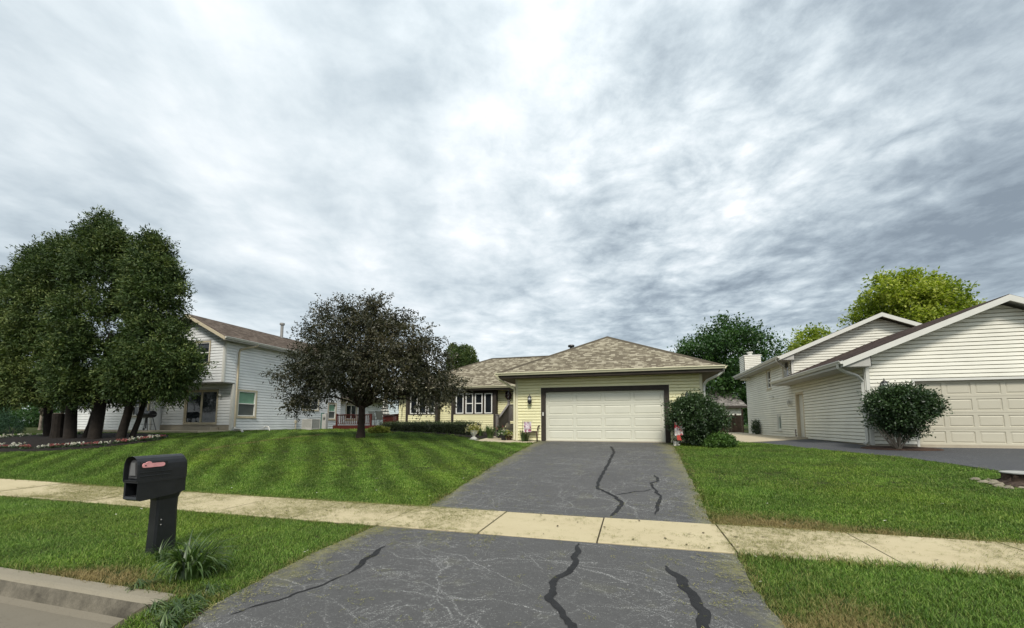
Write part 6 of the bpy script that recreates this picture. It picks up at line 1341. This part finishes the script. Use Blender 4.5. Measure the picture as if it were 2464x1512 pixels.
mb.build('louvre_grille',M['white'],t); mb=MB(); mb.box(ax_-.355,ax_+.355,ay_-.355,ay_+.355,az+.14,az+.64); mb.build('coil',M['blackmetal'],t)
mb=MB(); mb.lathe((ax_,ay_,az+.72),[(.30,0),(.30,.02),(.05,.04)],14); mb.build('fan_guard',M['blackmetal'],t)
ux,uy=-21.5,25.2; uz=h1(ux,uy); t=thing('utility_pedestal','tall green and grey utility box between the air conditioner and the deck','utility box',(ux,uy,uz)); mb=MB(); mb.box(ux-.10,ux+.26,uy-.12,uy+.12,uz,uz+1.12); mb.build('cabinet',M['greysoffit'],t,bevel=.01); mb=MB(); mb.box(ux-.17,ux-.10,uy-.13,uy+.13,uz,uz+1.2); mb.build('green_post',mat('green_painted_metal',(.03,.12,.10),.5,.1,6.),t); mb=MB(); mb.lathe((ux+.12,uy-.15,uz+.85),[(.02,-.08),(.09,-.05),(.09,.05),(.02,.08)],10); mb.build('meter_dial',M['metal'],t)
# ---- deck ----
t=thing('wooden_deck','low red stained deck with baluster railings between the two houses','deck',(-17.3,25.,1.2)); DX0,DX1,DY0,DY1=-20.85,-17.05,25.4,28.6
mb=MB()
for k in range(26): y=DY0+k*.142; mb.box(DX0,-14.6,y,y+.135,1.45,1.49)
mb.build('deck_boards',M['red'],t); mb=MB(); mb.box(DX0,DX1,DY0-.04,DY0-.002,1.18,1.50); mb.box(DX0-.04,DX0-.002,DY0,DY1,1.18,1.5); mb.build('skirt_board',M['red'],t)
def railing(a,b,z0,zt,n,name='railing'):
    mb=MB(); a=np.array(a,float);b=np.array(b,float)
    for p in (a,b): mb.box(p[0]-.05,p[0]+.05,p[1]-.05,p[1]+.05,z0-.3,zt+.08)
    for z in (z0+.10,zt-.02): mb.beam((a[0],a[1],z),(b[0],b[1],z),.07,.04)
    mb.beam((a[0],a[1],zt+.03),(b[0],b[1],zt+.03),.14,.035)
    for k in range(1,n): p=a+(b-a)*k/n; mb.box(p[0]-.018,p[0]+.018,p[1]-.018,p[1]+.018,z0+.08,zt)
    return mb.build(name,M['red'],t)
ra_=atY(811,1000,25.35); rb_=atY(893,1000,25.35); zt_=float(atY(850,999,25.35)[2])
railing((ra_[0],25.35),(rb_[0],25.35),1.5,zt_,18)
rc=atY(924,1000,27.0); rd_=atY(960,1000,23.6); railing((rc[0],27.0),(float(rd_[0]),23.6),1.45,float(atY(940,999,25.3)[2])-.02,20)
railing((rb_[0]+1.,28.5),(float(rc[0])+.2,28.5),1.5,zt_+.02,18)
# patio chairs and folded umbrella on the deck
def pchair(label,x,y,rz):
    t=thing('mesh_patio_chair',label,'chair',(x,y,1.49),'dark mesh chairs on the deck'); c,s=math.cos(rz),math.sin(rz)
    def Q(a,b,z): return (x+a*c-b*s,y+a*s+b*c,1.49+z)
    mb=MB(); mb.hexa([Q(-.24,-.24,.42),Q(.24,-.24,.42),Q(.24,.24,.40),Q(-.24,.24,.40),Q(-.24,-.24,.44),Q(.24,-.24,.44),Q(.24,.24,.42),Q(-.24,.24,.42)]); mb.build('seat',M['screen'],t)
    mb=MB(); mb.hexa([Q(-.24,.24,.42),Q(.24,.24,.42),Q(.24,.26,.42),Q(-.24,.26,.42),Q(-.24,.38,1.02),Q(.24,.38,1.02),Q(.24,.40,1.02),Q(-.24,.40,1.02)]); mb.build('backrest',M['screen'],t)
    for k in (-1,1): mb=MB(); mb.tube([Q(k*.27,-.26,0),Q(k*.27,-.24,.66),Q(k*.27,.26,.66),Q(k*.25,.40,1.04)],.015,6); mb.tube([Q(k*.27,.30,0),Q(k*.26,.25,.44)],.015,6); mb.build('leg_frame',M['blackmetal'],t)
    return t
p=atY(902,1010,26.6); pchair('dark mesh chair seen from the side, left of the umbrella on the deck',float(p[0]),26.6,R(80)); p=atY(918,1010,26.2); pchair('dark mesh chair with its back to the lawn in front of the folded umbrella',float(p[0]),26.2,R(185))
p=atY(926,1000,27.6); x,y=float(p[0]),27.6; t=thing('folded_umbrella','folded patio umbrella in grey and white bands standing on the deck','umbrella',(x,y,1.49)); mb=MB(); mb.tube([(x,y,1.49),(x,y,4.0)],.025,8); mb.build('pole',M['metal'],t); mb=MB(); mb.lathe((x,y,1.49),[(.22,0),(.24,.06),(.05,.1)],12); mb.build('base',M['blackmetal'],t)
mb=MB(); n=16; lv=13; zt0=float(atY(926,957,27.6)[2]); zb0=float(atY(926,1003,27.6)[2]); vs=[]
for k in range(lv+1):
    u=k/lv; r=.05+.25*u**.8
    for j in range(n): a=2*math.pi*j/n; rr_=r*(1+.28*(1 if j%2 else -1)*u); vs.append((x+rr_*math.cos(a),y+rr_*math.sin(a),zt0+(zb0-zt0)*u+(.08*(j%2) if k==lv else 0)))
for k in range(lv):
    for j in range(n): mb.face([vs[k*n+j],vs[k*n+(j+1)%n],vs[(k+1)*n+(j+1)%n],vs[(k+1)*n+j]],(k)%2)
mb.build('canopy',[M['white'],M['screen']],t)
# ---- fence and houses behind ----
t=thing('wood_fence','brown board on board wooden fence closing the gap beside the right house','fence',(6.,34.3,.95)); x0f=float(atY(1690,1000,34.3)[0]); x1f=7.55; ztf=float(atY(1770,1000,34.3)[2])
mb=MB(); k=0; x=x0f
while x<x1f: 
    mb.box(x,x+.11,34.25+(.04 if k%2 else 0),34.27+(.04 if k%2 else 0),.95+.02,ztf+(random.random()-.5)*.02); x+=.105; k+=1
mb.build('fence_boards',M['fence'],t); mb=MB(); 
for z in (1.25,ztf-.35): mb.box(x0f,x1f,34.31,34.35,z,z+.09)
mb.build('fence_rails',M['fence'],t)
for x in (x0f+1.9,float(atY(1800,1000,34.3)[0])-.9): mb=MB(); mb.box(x,x+.11,34.18,34.29,.9,ztf+.12); mb.build('fence_post',M['fence'],t)
mb=MB(); xx=7.42; mb.box(xx,xx+.09,33.0,33.15,.9,ztf+.45); o=mb.build('gate_post',M['fence']); tag(o,'tall narrow dark gate post against the side wall at the fence end','post')
def farhouse(label,x0,x1,y0,y1,z0,ze,zr,wallm,roofm,ridge='x',hipend=0.,name='background_house',wins=()):
    t=thing(name,label,'house',((x0+x1)/2,y0,z0),'houses in the background'); fr=Fr((0,y0,0),(1,0,0),(0,-1,0)); mb=MB(); siding(mb,fr,x0,x1,z0,ze,.2); fr2=Fr((x0,0,0),(0,1,0),(-1,0,0)); siding(mb,fr2,y0,y1,z0,ze,.2); fr3=Fr((x1,0,0),(0,1,0),(1,0,0)); siding(mb,fr3,y0,y1,z0,ze,.2); backing(mb,x0,x1,y0,y1,z0-.3,ze,ins=.05); mb.build('wall',wallm,t)
    mb=MB(); o_=.45
    if ridge=='x':
        ym=(y0+y1)/2; a,b=x0-o_,x1+o_; c,d=a+hipend,b-hipend
        uvplane(mb,[(a,y0-o_,ze),(b,y0-o_,ze),(d,ym,zr),(c,ym,zr)]); uvplane(mb,[(b,y1+o_,ze),(a,y1+o_,ze),(c,ym,zr),(d,ym,zr)])
        mb.face([(b,y0-o_,ze),(b,y1+o_,ze),(d,ym,zr)],0,[(0,0),(1,0),(0,1)]); mb.face([(a,y1+o_,ze),(a,y0-o_,ze),(c,ym,zr)],0,[(0,0),(1,0),(0,1)])
    mb.build('roof',roofm,t); mb=MB(); mb.box(x0-o_,x1+o_,y0-o_-.03,y0-o_,ze-.2,ze-.01); mb.build('fascia',M['brown'],t)
    for (a,b,c,d) in wins: window(t,fr,a,b,c,d,cw=.07)
    return t
YS=42.; xa=float(atY(1600,980,YS)[0]); xb=float(atY(1788,980,YS)[0]); zr=float(atY(1700,936,YS+4)[2]); ze=float(atY(1740,977,YS-.5)[2])
farhouse('small grey roofed house seen above the wooden fence',xa,xb-.2,YS,YS+8,1.0,ze,zr,M['cremesid'],M['shingg'],hipend=.6)
xa=float(atY(926,980,44)[0]); xb=float(atY(1010,980,44)[0]); farhouse('pale blue two storey house seen between the deck and the yellow house',xa,xb,44,54,1.2,float(atY(940,950,44)[2]),float(atY(940,950,44)[2])+2.2,M['farsid'],M['shingg'])
farhouse('white house far behind the arborvitae trunks',-66,-52,46,54,1.2,4.,6.2,M['lightsid'],M['shingb'],wins=((-63,-61.6,2.,3.2),(-58,-56.6,2.,3.2)))
farhouse('grey roofed white house at the far left edge',-58,-47,30,38,1.2,4.,6.,M['lightsid'],M['shingg'],wins=((-50,-48.6,2.,3.2),))
# distant trees closing the horizon between the houses
rng=np.random.default_rng(200); V=[];Fq=[];T=[];base=0
for k in range(150):
    a=R(-75+150*k/149)+YAW*-1*0; d=rng.uniform(95,120); x=d*math.sin(a-.28); y=d*math.cos(a-.28); r=rng.uniform(4,6.5); n=160
    P=np.array([x,y,3.2])+unit(rng.normal(0,1,(n,3)))*np.array([r,r,3.6])*rng.uniform(.6,1.05,(n,1)); v,f,tt=leaves(P,unit(rng.normal(0,1,P.shape)),1.0,.7,np.clip(rng.normal(.4,.2,n),0,1),rng); V.append(v);Fq.append(f+base);T.append(tt);base+=len(v)
o=fast_mesh('treeline',np.concatenate(V),np.concatenate(Fq),np.concatenate(T),LM['maple']); tag(o,'distant line of green trees far behind the houses','treeline',kind='stuff')
